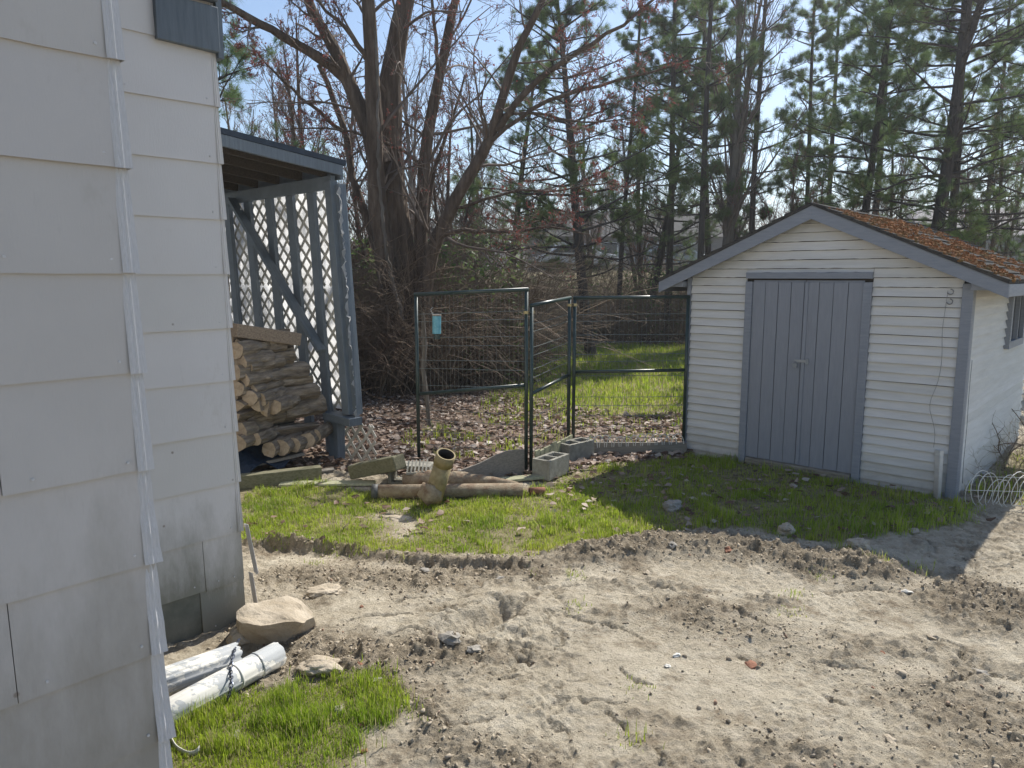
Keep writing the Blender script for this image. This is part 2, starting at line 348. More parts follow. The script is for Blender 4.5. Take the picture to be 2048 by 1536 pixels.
def ground_mat():
    m, nt = M_('ground')
    geo = nt.nodes.new('ShaderNodeNewGeometry'); P = geo.outputs['Position']
    n1 = noise(nt, 1.3, 8, .65, P); n2 = noise(nt, 11, 9, .72, P); n3 = noise(nt, 90, 6, .7, P); n4 = noise(nt, 3.1, 10, .75, P)
    dirt = ramp(nt, [(.30, (.31, .255, .18)), (.5, (.53, .465, .35)), (.66, (.69, .62, .50))], n2)
    d2 = ramp(nt, [(.32, (.36, .30, .215)), (.62, (.68, .61, .48))], n1)
    dirt = mix(nt, .5, dirt, d2)
    fs = ramp(nt, [(.52, (0, 0, 0)), (.64, (1, 1, 1))], n4); dirt = mix(nt, fs, dirt, (.29, .235, .165))
    fs = ramp(nt, [(.28, (1, 1, 1)), (.36, (0, 0, 0))], n3); dirt = mix(nt, fs, dirt, (.17, .135, .10))
    # gravel flecks
    v = nt.nodes.new('ShaderNodeTexVoronoi'); v.inputs['Scale'].default_value = 42; nt.links.new(P, v.inputs['Vector'])
    fv = ramp(nt, [(.10, (.7, .7, .7)), (.2, (0, 0, 0))], v.outputs['Distance'])
    sc = nt.nodes.new('ShaderNodeSeparateColor'); nt.links.new(v.outputs['Color'], sc.inputs[0])
    fk = ramp(nt, [(.62, (0, 0, 0)), (.66, (1, 1, 1))], sc.outputs[0]); fv = mix(nt, 1.0, fv, fk, 'MULTIPLY')
    gc = ramp(nt, [(0, (.55, .50, .43)), (.6, (.33, .29, .24)), (1, (.62, .59, .54))], sc.outputs[1])
    dirt = mix(nt, fv, dirt, gc)
    rgh = attr(nt, 'rough'); dirt = mix(nt, ramp(nt, [(.1, (0, 0, 0)), (1, (.8, .8, .8))], rgh), dirt, ramp(nt, [(.35, (.17, .135, .09)), (.65, (.38, .315, .23))], n2))
    soil = ramp(nt, [(.35, (.16, .14, .07)), (.6, (.36, .31, .19)), (.72, (.20, .22, .06))], n2)
    c = mix(nt, attr(nt, 'grass'), dirt, soil)
    lf = ramp(nt, [(.35, (.09, .06, .045)), (.6, (.22, .16, .12))], n3); c = mix(nt, attr(nt, 'leaf'), c, lf)
    far = ramp(nt, [(.35, (.20, .17, .11)), (.65, (.36, .31, .20))], n1); c = mix(nt, attr(nt, 'far'), c, far)
    nb = bump(nt, n2, 1.0, .045); nb = bump(nt, n3, 1.0, .011, nb); nb = bump(nt, v.outputs['Distance'], .35, .008, nb)
    finish(nt, c, .95, nb, spec=.12); return m
MAT['ground'] = ground_mat()
MAT['kennel'] = simple('dark_green_powder_coat', (.010, .028, .026), (.022, .048, .043), 20, .38, .2, .001, spec=.7)
MAT['wire'] = simple('glint_pale_green_wire', (.12, .14, .13), (.24, .26, .25), 20, .3, .1, .001, metal=.15, spec=.9)  # base colour lightened to stand in for sun glint on the wires
MAT['brass'] = simple('tarnished_clamp', (.35, .28, .14), (.55, .46, .26), 20, .4, .2, .001, metal=.6)
MAT['block'] = simple('cinder_block', (.23, .22, .185), (.38, .365, .31), 18, .95, .9, .006, dscale=130)
MAT['clay'] = simple('dirty_clay_pipe', (.17, .10, .06), (.30, .24, .165), 13, .9, .9, .008, c3=(.42, .35, .25))
MAT['ochre_pipe'] = simple('ochre_pipe', (.22, .17, .085), (.36, .30, .17), 12, .8, .5, .004)
MAT['black'] = simple('pipe_inside', (.012, .011, .01), (.03, .026, .022), 8)
MAT['iron'] = simple('iron_pipe_rim', (.05, .055, .055), (.13, .13, .12), 14, .6)
MAT['stone'] = simple('sandstone', (.34, .28, .20), (.52, .45, .35), 7, .95, .8, .008, dscale=60)
MAT['stone_grey'] = simple('grey_fieldstone', (.24, .22, .19), (.40, .37, .32), 9, .95, .8, .006, dscale=70)
MAT['white_stone'] = simple('white_chip', (.50, .48, .43), (.70, .68, .62), 20, .7)
MAT['brick'] = simple('broken_brick', (.17, .075, .045), (.30, .15, .095), 12, .95, .7, .004)
def pipe_paint():
    m, nt = M_('peeling_gutter_paint')
    tc = nt.nodes.new('ShaderNodeTexCoord'); v = tc.outputs['Object']
    n = noise(nt, 9, 10, .7, v, (.45, 1, 1)); f = ramp(nt, [(.49, (0, 0, 0)), (.51, (1, 1, 1))], n)
    c = mix(nt, f, (.60, .585, .53), (.36, .375, .38)); 
    n2 = noise(nt, 4, 6, .6, v); c = mix(nt, ramp(nt, [(.6, (0, 0, 0)), (.8, (.6, .6, .6))], n2), c, (.33, .30, .24))
    finish(nt, c, .7, bump(nt, f, .5, .002), spec=.3); return m
MAT['gutter'] = pipe_paint()
MAT['chain'] = simple('blue_steel_chain', (.05, .06, .09), (.16, .18, .23), 30, .35, .2, .001, metal=.8)
MAT['white_wire'] = simple('white_coated_wire', (.58, .56, .50), (.76, .75, .70), 20, .5)
MAT['dark_cord'] = simple('dark_cord', (.16, .16, .165), (.26, .26, .27), 20, .6)
MAT['tarp'] = simple('dark_tarp', (.008, .016, .03), (.02, .035, .06), 6, .4, .6, .02)
MAT['moss'] = simple('rusty_moss', (.10, .095, .03), (.30, .125, .045), 9, .95, .8, .01, c3=(.42, .20, .06), dscale=60)
MAT['moss_green'] = simple('olive_moss', (.06, .06, .02), (.17, .15, .05), 9, .95, .8, .01)
MAT['blue_can'] = simple('pale_blue_label', (.10, .33, .42), (.22, .50, .58), 25, .4, .1, .001)
MAT['glass'] = simple('dusty_window_pane', (.03, .035, .04), (.06, .065, .07), 5, .15, .1, .001, spec=.8)
MAT['steel'] = simple('painted_steel_hasp', (.22, .24, .27), (.32, .34, .37), 30, .4, .2, .001, metal=.5)
MAT['car_white'] = simple('white_car_paint', (.42, .44, .46), (.50, .52, .54), 3, .25, .05, .001, spec=.7)
MAT['car_grey'] = simple('pale_blue_car_paint', (.14, .19, .23), (.18, .23, .27), 3, .25, .05, .001, spec=.7)
MAT['tyre'] = simple('tyre_rubber', (.02, .02, .02), (.035, .035, .035), 20, .8)
MAT['far_wall'] = simple('far_house_wall', (.10, .10, .105), (.15, .15, .155), 3, .8, .4, .01, (1, 1, 12))
MAT['far_roof'] = simple('far_house_roof', (.03, .03, .03), (.055, .053, .053), 5, .9)
MAT['pale_roof'] = simple('pale_house_roof', (.30, .27, .26), (.38, .35, .33), 5, .9)
MAT['hill'] = simple('wooded_hill', (.10, .085, .08), (.19, .16, .15), .12, 1.0, .8, .4, c3=(.14, .15, .10), dscale=1.5)

# ------------------------------------------------------------------ object helpers
def link(o, parent=None):
    C.objects.link(o)
    if parent is not None: o.parent = parent
    return o
def tag(o, label=None, cat=None, group=None, kind=None):
    if label: o['label'] = label
    if cat: o['category'] = cat
    if group: o['group'] = group
    if kind: o['kind'] = kind
    return o
def thing(name, label, cat, loc=(0, 0, 0), rz=0.0, group=None):
    o = bpy.data.objects.new(name, None); o.empty_display_size = .1; link(o)
    o.location = loc; o.rotation_euler = (0, 0, rz); return tag(o, label, cat, group)
class MB:
    def __init__(s): s.v = []; s.f = []; s.mi = []; s.mat = 0
    def add(s, vs, fs):
        b = len(s.v); s.v += [tuple(p) for p in vs]; s.f += [tuple(b + i for i in f) for f in fs]; s.mi += [s.mat] * len(fs); return s
    def box(s, c, d, rot=None, jit=0):
        hx, hy, hz_ = d[0] / 2, d[1] / 2, d[2] / 2
        vs = [Vector((x, y, z)) for x in (-hx, hx) for y in (-hy, hy) for z in (-hz_, hz_)]
        if jit: vs = [p + Vector((R.uniform(-jit, jit), R.uniform(-jit, jit), R.uniform(-jit, jit))) for p in vs]
        if rot is not None: vs = [rot @ p for p in vs]
        c = Vector(c); vs = [p + c for p in vs]
        return s.add(vs, [(0, 1, 3, 2), (4, 6, 7, 5), (0, 4, 5, 1), (2, 3, 7, 6), (0, 2, 6, 4), (1, 5, 7, 3)])
    def bar(s, a, b, w_, t, up=(0, 0, 1), jit=0):
        a = Vector(a); b = Vector(b); d = (b - a); L = d.length; d.normalize(); up = Vector(up)
        if abs(d.dot(up)) > .98: up = Vector((0, 1, 0)) if abs(d.y) < .9 else Vector((1, 0, 0))
        sx = d.cross(up).normalized(); uz = sx.cross(d).normalized()
        rot = Matrix((d, sx, uz)).transposed()
        return s.box((a + b) / 2, (L, w_, t), rot, jit)
    def tube(s, pts, r, k=10, caps=True, jit=0, close=False):
        pts = [Vector(p) for p in pts]; n = len(pts)
        rs = r if isinstance(r, (list, tuple)) else [r] * n
        ref = Vector((0, 0, 1)) if abs((pts[-1] - pts[0]).normalized().z) < .85 and not close else Vector((.31, .95, .1)) if not close else Vector((0.01, 0, 1))
        vs = []
        for i, p in enumerate(pts):
            if close: t = pts[(i + 1) % n] - pts[i - 1]
            else: t = pts[min(i + 1, n - 1)] - pts[max(i - 1, 0)]
            t.normalize(); a = t.cross(ref)
            if a.length < 1e-3: a = t.cross(Vector((1, 0, 0)))
            a.normalize(); b = a.cross(t)
            for j in range(k):
                q = TAU * j / k; rr = rs[i] * (1 + (R.uniform(-jit, jit) if jit else 0))
                vs.append(p + (a * math.cos(q) + b * math.sin(q)) * rr)
        fs = []
        for i in range(n if close else n - 1):
            i2 = (i + 1) % n
            for j in range(k): fs.append((i * k + j, i * k + (j + 1) % k, i2 * k + (j + 1) % k, i2 * k + j))
        if caps and not close: fs += [tuple(range(k))[::-1], tuple((n - 1) * k + j for j in range(k))]
        return s.add(vs, fs)
    def ring_tube(s, a, b, ro, ri, k=24, mats=(0, 1), ragged=0):
        """a pipe with a wall: outside, inside, two annular ends"""
        a = Vector(a); b = Vector(b); t = (b - a).normalized(); ref = Vector((0, 0, 1)) if abs(t.z) < .9 else Vector((1, 0, 0))
        u = t.cross(ref).normalized(); v = u.cross(t); vs = []
        rag = [R.uniform(-ragged, ragged) for _ in range(k)]
        for rr, q in ((ro, a), (ro, b), (ri, b), (ri, a)):
            for j in range(k):
                g = TAU * j / k; off = t * (rag[j] if q is b else 0); vs.append(q + off + (u * math.cos(g) + v * math.sin(g)) * rr)
        for ring, mt in ((0, mats[0]), (1, mats[0]), (2, mats[1]), (3, mats[0])):
            s.mat = mt; fs = []
            r2 = (ring + 1) % 4
            for j in range(k): fs.append((ring * k + j, ring * k + (j + 1) % k, r2 * k + (j + 1) % k, r2 * k + j))
            b0 = len(s.v)
            if ring == 0: s.v += [tuple(p) for p in vs]; base = b0
            s.f += [tuple(base + i for i in f) for f in fs]; s.mi += [mt] * len(fs)
        s.mat = 0
        return s
    def prism(s, poly, a, b, jit=0):
        """poly in (x,z) extruded along y from a to b"""
        n = len(poly); vs = [(p[0], a, p[1]) for p in poly] + [(p[0], b, p[1]) for p in poly]
        fs = [tuple(range(n)), tuple(range(2 * n - 1, n - 1, -1))] + [(j, j + n, (j + 1) % n + n, (j + 1) % n) for j in range(n)]
        return s.add(vs, fs)
    def mesh(s, name, mats, smooth=False):
        me = bpy.data.meshes.new(name); me.from_pydata(s.v, [], s.f)
        for m in (mats if isinstance(mats, (list, tuple)) else [mats]): me.materials.append(m)
        me.polygons.foreach_set('material_index', s.mi)
        if smooth: me.polygons.foreach_set('use_smooth', [True] * len(s.f))
        me.update(); 
        import bmesh
        bm = bmesh.new(); bm.from_mesh(me); bmesh.ops.recalc_face_normals(bm, faces=bm.faces); bm.to_mesh(me); bm.free()
        return me
    def build(s, name, mats, parent=None, smooth=False, bevel=0):
        o = bpy.data.objects.new(name, s.mesh(name, mats, smooth)); link(o, parent)
        if bevel:
            b = o.modifiers.new('edge', 'BEVEL'); b.width = bevel; b.segments = 2; b.limit_method = 'ANGLE'
        return o
def np_obj(name, V, Fq, mat, parent=None, smooth=False, attrs=None):
    me = bpy.data.meshes.new(name); V = np.ascontiguousarray(V, dtype=np.float32).reshape(-1, 3)
    Fq = np.ascontiguousarray(Fq, dtype=np.int32); k = Fq.shape[1]; n = len(Fq)
    me.vertices.add(len(V)); me.vertices.foreach_set('co', V.ravel())
    me.loops.add(n * k); me.loops.foreach_set('vertex_index', Fq.ravel())
    me.polygons.add(n); me.polygons.foreach_set('loop_start', np.arange(0, n * k, k, dtype=np.int32)); me.polygons.foreach_set('loop_total', np.full(n, k, dtype=np.int32))
    if smooth: me.polygons.foreach_set('use_smooth', np.ones(n, bool))
    me.materials.append(mat)
    for a, arr in (attrs or {}).items():
        at = me.attributes.new(a, 'FLOAT', 'POINT'); at.data.foreach_set('value', np.ascontiguousarray(arr, dtype=np.float32).ravel())
    me.update(calc_edges=True)
    o = bpy.data.objects.new(name, me); link(o, parent); return o

# batches of tubes: P (m,n,3), Rr (m,n)
def tubes(P, Rr, k=4):
    m, n, _ = P.shape
    T = np.empty_like(P); T[:, 1:-1] = P[:, 2:] - P[:, :-2]; T[:, 0] = P[:, 1] - P[:, 0]; T[:, -1] = P[:, -1] - P[:, -2]
    T /= np.linalg.norm(T, axis=2, keepdims=True) + 1e-9
    D = P[:, -1] - P[:, 0]; D /= np.linalg.norm(D, axis=1, keepdims=True) + 1e-9
    ref = np.where(np.abs(D[:, 2:3]) < .8, np.array([[0, 0, 1.]]), np.array([[.95, .3, 0.]]))[:, None, :]
    A = np.cross(T, ref); A /= np.linalg.norm(A, axis=2, keepdims=True) + 1e-9
    B = np.cross(A, T)
    q = np.arange(k) * TAU / k
    V = P[:, :, None, :] + Rr[:, :, None, None] * (A[:, :, None, :] * np.cos(q)[None, None, :, None] + B[:, :, None, :] * np.sin(q)[None, None, :, None])
    idx = np.arange(m * n * k).reshape(m, n, k)
    a = idx[:, :-1]; b = np.roll(a, -1, axis=2); d = idx[:, 1:]; c = np.roll(d, -1, axis=2)
    Fq = np.stack([a, b, c, d], -1).reshape(-1, 4)
    return V.reshape(-1, 3), Fq
def join(parts):
    Vs, Fs, off = [], [], 0
    for V, Fq in parts: Vs.append(V); Fs.append(Fq + off); off += len(V)
    return np.concatenate(Vs), np.concatenate(Fs)
def nrm(a): return a / (np.linalg.norm(a, axis=-1, keepdims=True) + 1e-9)
def spawn(rg, P, Rr, c, t0, t1, ang, Lf, rf, n=6, wig=.18, up=.1, Lmin=.05, flat=0.0, taper=.25, pw=.5):
    m, N, _ = P.shape; idx = np.repeat(np.arange(m), c); K = len(idx)
    t = rg.uniform(t0, t1, K); s = t * (N - 1); i = np.minimum(s.astype(int), N - 2); fr = (s - i)[:, None]
    o = P[idx, i] * (1 - fr) + P[idx, i + 1] * fr; tan = nrm(P[idx, i + 1] - P[idx, i])
    pl = np.linalg.norm(np.diff(P, axis=1), axis=2).sum(1)[idx]
    pr = Rr[idx, i] * (1 - fr[:, 0]) + Rr[idx, i + 1] * fr[:, 0]
    x = rg.normal(size=(K, 3)); x[:, 2] *= (1 - flat); perp = nrm(x - (x * tan).sum(1, keepdims=True) * tan)
    a = np.radians(rg.normal(ang, ang * .22, K))[:, None]
    d = nrm(tan * np.cos(a) + perp * np.sin(a) + np.array([[0, 0, up]]))
    L = np.maximum(pl * Lf * (1 - pw * t) * rg.uniform(.6, 1.25, K), Lmin)
    Q = np.empty((K, n, 3)); Q[:, 0] = o; st = (L / (n - 1))[:, None]
    for j in range(1, n):
        d = nrm(d + wig * rg.normal(size=(K, 3)) + np.array([[0, 0, up * .35]])); Q[:, j] = Q[:, j - 1] + d * st
    r0 = np.minimum(pr * rf, pr * .95)
    return Q, r0[:, None] * np.linspace(1, taper, n)[None, :]
def resample(pts, n=14, rg=None, jit=0):
    pts = np.array(pts, float); d = np.r_[0, np.cumsum(np.linalg.norm(np.diff(pts[:, :3], axis=0), axis=1))]
    t = np.linspace(0, d[-1], n); out = np.stack([np.interp(t, d, pts[:, k]) for k in range(pts.shape[1])], 1)
    for _ in range(2): out[1:-1] = (out[:-2] + 2 * out[1:-1] + out[2:]) / 4
    if jit: out[1:-1, :3] += rg.normal(size=(n - 2, 3)) * jit
    return out
def buds_on(rg, P, per, size, t0=.3):
    m, N, _ = P.shape; idx = np.repeat(np.arange(m), per); K = len(idx)
    s = rg.uniform(t0, 1, K) * (N - 1); i = np.minimum(s.astype(int), N - 2); f = (s - i)[:, None]
    o = P[idx, i] * (1 - f) + P[idx, i + 1] * f
    V = o[:, None, :] + rg.normal(size=(K, 3, 3)) * size
    return V.reshape(-1, 3), np.arange(K * 3).reshape(-1, 3)

# ------------------------------------------------------------------ ground
def axis(a, b, step, lo, hi, g=1.09):
    c = [a]
    while c[-1] < b: c.append(c[-1] + (step(c[-1]) if callable(step) else step))
    s = c[-1] - c[-2]; 
    while c[-1] < hi: s *= g; c.append(c[-1] + s)
    s = c[1] - c[0]; pre = [a]
    while pre[-1] > lo: s *= g; pre.append(pre[-1] - s)
    return np.array(pre[:0:-1] + c)
xs = axis(-1.9, 4.9, .0135, -900, 900, 1.1)
ys = axis(2.2, 7.2, lambda y: .0085 + .0035 * max(0, y - 2.2), -60, 1500, 1.085)
X, Yg = np.meshgrid(xs, ys); x1 = X.ravel(); y1 = Yg.ravel()
Hh = height(x1, y1)
nx, ny = len(xs), len(ys)
ii = np.arange(nx * ny).reshape(ny, nx)
Fq = np.stack([ii[:-1, :-1], ii[:-1, 1:], ii[1:, 1:], ii[1:, :-1]], -1).reshape(-1, 4)
GRASSES = [(GR1, 1), (GR2, 2), (GR3, 3), (GR4, 4), (GR5, 5)]
def grass_at(x, y):
    g = np.zeros(x.shape)
    for p, s in GRASSES + [([tuple(W(SH, *q)[:2]) for q in ((2.65, .2), (2.75, 5), (9, 8), (9, 1), (4.2, .1))], 6)]: g = np.maximum(g, soft_poly(x, y, p, .08, s) * (.5 if s == 5 else 1))
    d, _, _ = seg_dist(x, y, px((775, 1030), (820, 1045), (800, 1070))); g *= 1 - .9 * np.exp(-(d / .13) ** 2)
    return g
def leaf_at(x, y): return soft_poly(x, y, LEAFZ, .15, 9)
gm = grass_at(x1, y1); lm = leaf_at(x1, y1)
ground = np_obj('ground', np.stack([x1, y1, Hh], 1), Fq, MAT['ground'], None, True,
                dict(grass=gm, leaf=lm * .9, rough=np.clip(rough_at(x1, y1) + .6 * sstep(.02, .34, fbm(x1 * 1.5 + 3, y1 * 2.2, 4, 181, .6)), 0, 1), far=sstep(20.5, 23, y1)))
tag(ground, kind='structure')

# ------------------------------------------------------------------ scattered ground cover (stuff)
ICO = None
def ico():
    global ICO
    t = (1 + 5 ** .5) / 2
    v = np.array([(-1, t, 0), (1, t, 0), (-1, -t, 0), (1, -t, 0), (0, -1, t), (0, 1, t), (0, -1, -t), (0, 1, -t), (t, 0, -1), (t, 0, 1), (-t, 0, -1), (-t, 0, 1)], float)
    f = np.array([(0, 11, 5), (0, 5, 1), (0, 1, 7), (0, 7, 10), (0, 10, 11), (1, 5, 9), (5, 11, 4), (11, 10, 2), (10, 7, 6), (7, 1, 8), (3, 9, 4), (3, 4, 2), (3, 2, 6), (3, 6, 8), (3, 8, 9), (4, 9, 5), (2, 4, 11), (6, 2, 10), (8, 6, 7), (9, 8, 1)])
    return v / np.linalg.norm(v[0]), f
def rotz_euler(rg, n):
    q = nrm(rg.normal(size=(n, 4))); a, b, c, d = q.T
    return np.stack([np.stack([a*a+b*b-c*c-d*d, 2*(b*c-a*d), 2*(b*d+a*c)], -1), np.stack([2*(b*c+a*d), a*a-b*b+c*c-d*d, 2*(c*d-a*b)], -1), np.stack([2*(b*d-a*c), 2*(c*d+a*b), a*a-b*b-c*c+d*d], -1)], 1)
def clods(n, name, smin, smax, region, dens):
    x = rng.uniform(region[0], region[1], n * 4); y = rng.uniform(region[2], region[3], n * 4)
    p = dens(x, y); keep = rng.uniform(size=len(x)) < p; x, y = x[keep][:n], y[keep][:n]; n = len(x)
    iv, jf = ico(); s = smin * (smax / smin) ** (rng.power(.45, n) ** 1.6 if False else rng.uniform(size=n) ** 4.2)
    V = iv[None] * (1 + .42 * rng.normal(size=(n, 12, 1))) * np.stack([rng.uniform(.7, 1.3, n), rng.uniform(.7, 1.2, n), rng.uniform(.5, .9, n)], 1)[:, None, :]
    V = np.einsum('nij,nkj->nki', rotz_euler(rng, n), V) * s[:, None, None]
    V += np.stack([x, y, height(x, y) + s * .08], 1)[:, None, :]
    Fc = jf[None] + (np.arange(n) * 12)[:, None, None]
    o = np_obj(name, V.reshape(-1, 3), Fc.reshape(-1, 3), MAT['clod'], None, False, dict(rnd=np.repeat(rng.uniform(size=n), 12)))
    return tag(o, 'loose clods and small gravel broken out of the dry dirt', kind='stuff')
def dirt_density(x, y):
    g = grass_at(x, y); r = rough_at(x, y); l = leaf_at(x, y)
    pat = sstep(-.1, .5, fbm(x * 2.2, y * 2.2, 3, 91))
    return np.clip((.015 + .07 * pat ** 2 + 1.2 * r) * (1 - .9 * g) * (1 - l), 0, 1)
clods(34000, 'dirt_clods', .0018, .0125, (-1.6, 5.0, 2.3, 6.6), dirt_density)

def blades(n, name, region, dens, hgt, wd, label, lean=.5):
    x = rng.uniform(region[0], region[1], n); y = rng.uniform(region[2], region[3], n)
    k = rng.uniform(size=n) < dens(x, y); x, y = x[k], y[k]; n = len(x)
    tuf = .45 + 1.15 * sstep(-.35, .45, fbm(x * 7, y * 7, 4, 101, .65)) * (.6 + .6 * sstep(-.3, .4, fbm(x * 1.7, y * 1.7, 3, 103)))
    h = hgt * tuf * rng.uniform(.3, 1.45, n) ** 1.2; a = rng.uniform(0, TAU, n); z = height(x, y) - .003
    d = np.stack([np.cos(a), np.sin(a)], 1); sd = np.stack([-d[:, 1], d[:, 0]], 1)
    ln = rng.uniform(.1, 1, n) * lean; ww = wd * rng.uniform(.6, 1.2, n)
    V = np.zeros((n, 5, 3))
    b = np.stack([x, y], 1)
    V[:, 0, :2] = b - sd * ww[:, None]; V[:, 1, :2] = b + sd * ww[:, None]
    m_ = b + d * (ln * h * .3)[:, None]; V[:, 2, :2] = m_ + sd * ww[:, None] * .8; V[:, 3, :2] = m_ - sd * ww[:, None] * .8
    V[:, 4, :2] = b + d * (ln * h)[:, None]
    V[:, :2, 2] = z[:, None]; V[:, 2:4, 2] = (z + h * .6)[:, None]; V[:, 4, 2] = z + h * np.sqrt(np.maximum(1 - (ln * .8) ** 2, .1))
    i0 = (np.arange(n) * 5)[:, None]
    Ft = np.concatenate([i0 + np.array([[0, 1, 2]]), i0 + np.array([[0, 2, 3]]), i0 + np.array([[3, 2, 4]])])
    o = np_obj(name, V.reshape(-1, 3), Ft, MAT['grass'], None, False, dict(rnd=np.repeat(rng.uniform(size=n), 5)))
    return tag(o, label, kind='stuff')
def gd(poly, s, patch=.75):
    def f(x, y):
        g = soft_poly(x, y, poly, .07, s)
        d, _, _ = seg_dist(x, y, px((775, 1030), (820, 1045), (800, 1070)))
        return g * (1 - .95 * np.exp(-(d / .15) ** 2)) * (1 - patch * sstep(-.05, .22, fbm(x * 3.2, y * 3.2, 5, 111 + s, .65)))
    return f
blades(70000, 'near_grass', (-1.6, 0, 2.2, 3.4), gd(GR1, 1, .85), .042, .0019, 'bright green grass patch beside the gutter pipes')
blades(150000, 'lawn_grass', (-2.3, 1.6, 4.6, 7), gd(GR2, 2, .8), .042, .0026, 'sunlit strip of spring grass in front of the clay pipes', .7)
blades(120000, 'shaded_grass', (.0, 4.6, 4.6, 8.3), gd(GR3, 3, .7), .045, .0028, 'short grass in the shadow of the shed')
def fringe(x, y):
    d, _, _ = seg_dist(x, y, SOD); g = np.maximum(soft_poly(x, y, GR1, .25, 1), soft_poly(x, y, GR2, .22, 2)); g2 = np.maximum(soft_poly(x, y, GR1, .05, 1), soft_poly(x, y, GR2, .05, 2))
    return (np.exp(-(d / .045) ** 2) * .55 + .5 * g * (1 - g2)) * sstep(0, .35, fbm(x * 5, y * 5, 4, 191, .7))
blades(60000, 'straggling_grass', (-2.2, 1.8, 2.3, 6.4), fringe, .05, .0021, 'thin grass straggling over the broken sod edges', .95)
def yard(x, y):
    return np.clip(gd(GR4, 4, .35)(x, y) * (.25 + .85 * sstep(9, 11.5, y)) + .6 * gd(GR5, 5, .3)(x, y) * (fbm(x * 2, y * 2, 3, 5) > .05), 0, 1)
GR6 = [tuple(W(SH, *q)[:2]) for q in ((2.65, .2), (2.75, 5), (9, 8), (9, 1), (4.2, .1))]
blades(50000, 'side_grass', (3.5, 12, 4.5, 16), lambda x, y: gd(GR6, 6, .4)(x, y), .07, .005, 'rough grass along the side of the shed')
blades(190000, 'yard_grass', (-1.5, 10, 7.2, 20.6), yard, .075, .0065, 'green yard grass beyond the kennel panels')
# weeds: a few tufts in the dirt
tx = [G(*p) for p in ((1155, 1155), (1590, 1190), (1640, 1160), (1280, 1380), (1270, 1495), (1690, 1110), (1840, 1145), (1150, 1220), (1580, 1225), (630, 1120), (660, 1098), (1760, 1140), (1500, 980))]
def tuft_d(x, y):
    d = np.min([np.hypot(x - p.x, y - p.y) for p in tx], axis=0); return np.exp(-(d / .06) ** 2)
blades(90000, 'weed_tufts', (-1.5, 3.6, 2.4, 6.2), tuft_d, .035, .0022, 'small green tufts sprouting from the bare dirt')

def leaves(n, name, region, dens, size, label):
    x = rng.uniform(region[0], region[1], n); y = rng.uniform(region[2], region[3], n)
    k = rng.uniform(size=n) < dens(x, y); x, y = x[k], y[k]; n = len(x)
    s = size * rng.uniform(.35, 1.35, n); c = rng.uniform(.15, .75, n)
    V = np.zeros((n, 6, 3)); 
    V[:, 0] = np.stack([-s, 0 * s, c * s * .3], 1); V[:, 1] = np.stack([-.2 * s, .65 * s, c * s * .75], 1); V[:, 2] = np.stack([.45 * s, .5 * s, c * s * .45], 1)
    V[:, 3] = np.stack([s, 0 * s, c * s * .6], 1); V[:, 4] = np.stack([.45 * s, -.5 * s, c * s * .5], 1); V[:, 5] = np.stack([-.2 * s, -.65 * s, c * s * .7], 1)
    V += rng.normal(size=V.shape) * (s * .12)[:, None, None]
    a = rng.uniform(0, TAU, n); tl = rng.normal(0, .45, n)
    ca, sa, ct, st = np.cos(a), np.sin(a), np.cos(tl), np.sin(tl); z0 = 0 * a
    Rm = np.stack([np.stack([ca, -sa * ct, sa * st], -1), np.stack([sa, ca * ct, -ca * st], -1), np.stack([z0, st, ct], -1)], 1)
    V = np.einsum('nij,nkj->nki', Rm, V) + np.stack([x, y, height(x, y) + .012 + rng.uniform(0, .02, n)], 1)[:, None, :]
    i0 = (np.arange(n) * 6)[:, None]
    Ft = np.concatenate([i0 + np.array([[0, 3, 1]]), i0 + np.array([[1, 3, 2]]), i0 + np.array([[0, 5, 3]]), i0 + np.array([[5, 4, 3]])])
    o = np_obj(name, V.reshape(-1, 3), Ft, MAT['leaf'], None, False, dict(rnd=np.repeat(rng.uniform(size=n), 6)))
    return tag(o, label, kind='stuff')
leaves(60000, 'leaf_litter', (-4.6, 4.6, 6.7, 13), lambda x, y: leaf_at(x, y) * (1 - .8 * sstep(.0, .35, fbm(x * 1.9, y * 1.9, 4, 121, .65))) * (1 - .7 * sstep(.0, .3, fbm(x * 5, y * 5, 3, 123))) * (1 - .6 * sstep(10.5, 13, y)), .040, 'brown dead leaves covering the ground behind the kennel')
leaves(5000, 'scattered_leaves', (-2.2, 5, 4.7, 7.9), lambda x, y: .22 * np.maximum(soft_poly(x, y, GR3, .2, 3), .55 * soft_poly(x, y, GR2, .1, 2)) + .5 * np.exp(-((x - .8) ** 2 + (y - 6.8) ** 2) / .25), .033, 'dead leaves lying in the grass before the shed')
leaves(9000, 'thicket_leaves', (-4, 9, 12, 23), lambda x, y: sstep(20, 21, y) + (x < 1) * sstep(12, 13, y), .05, 'dead leaves under the thicket')

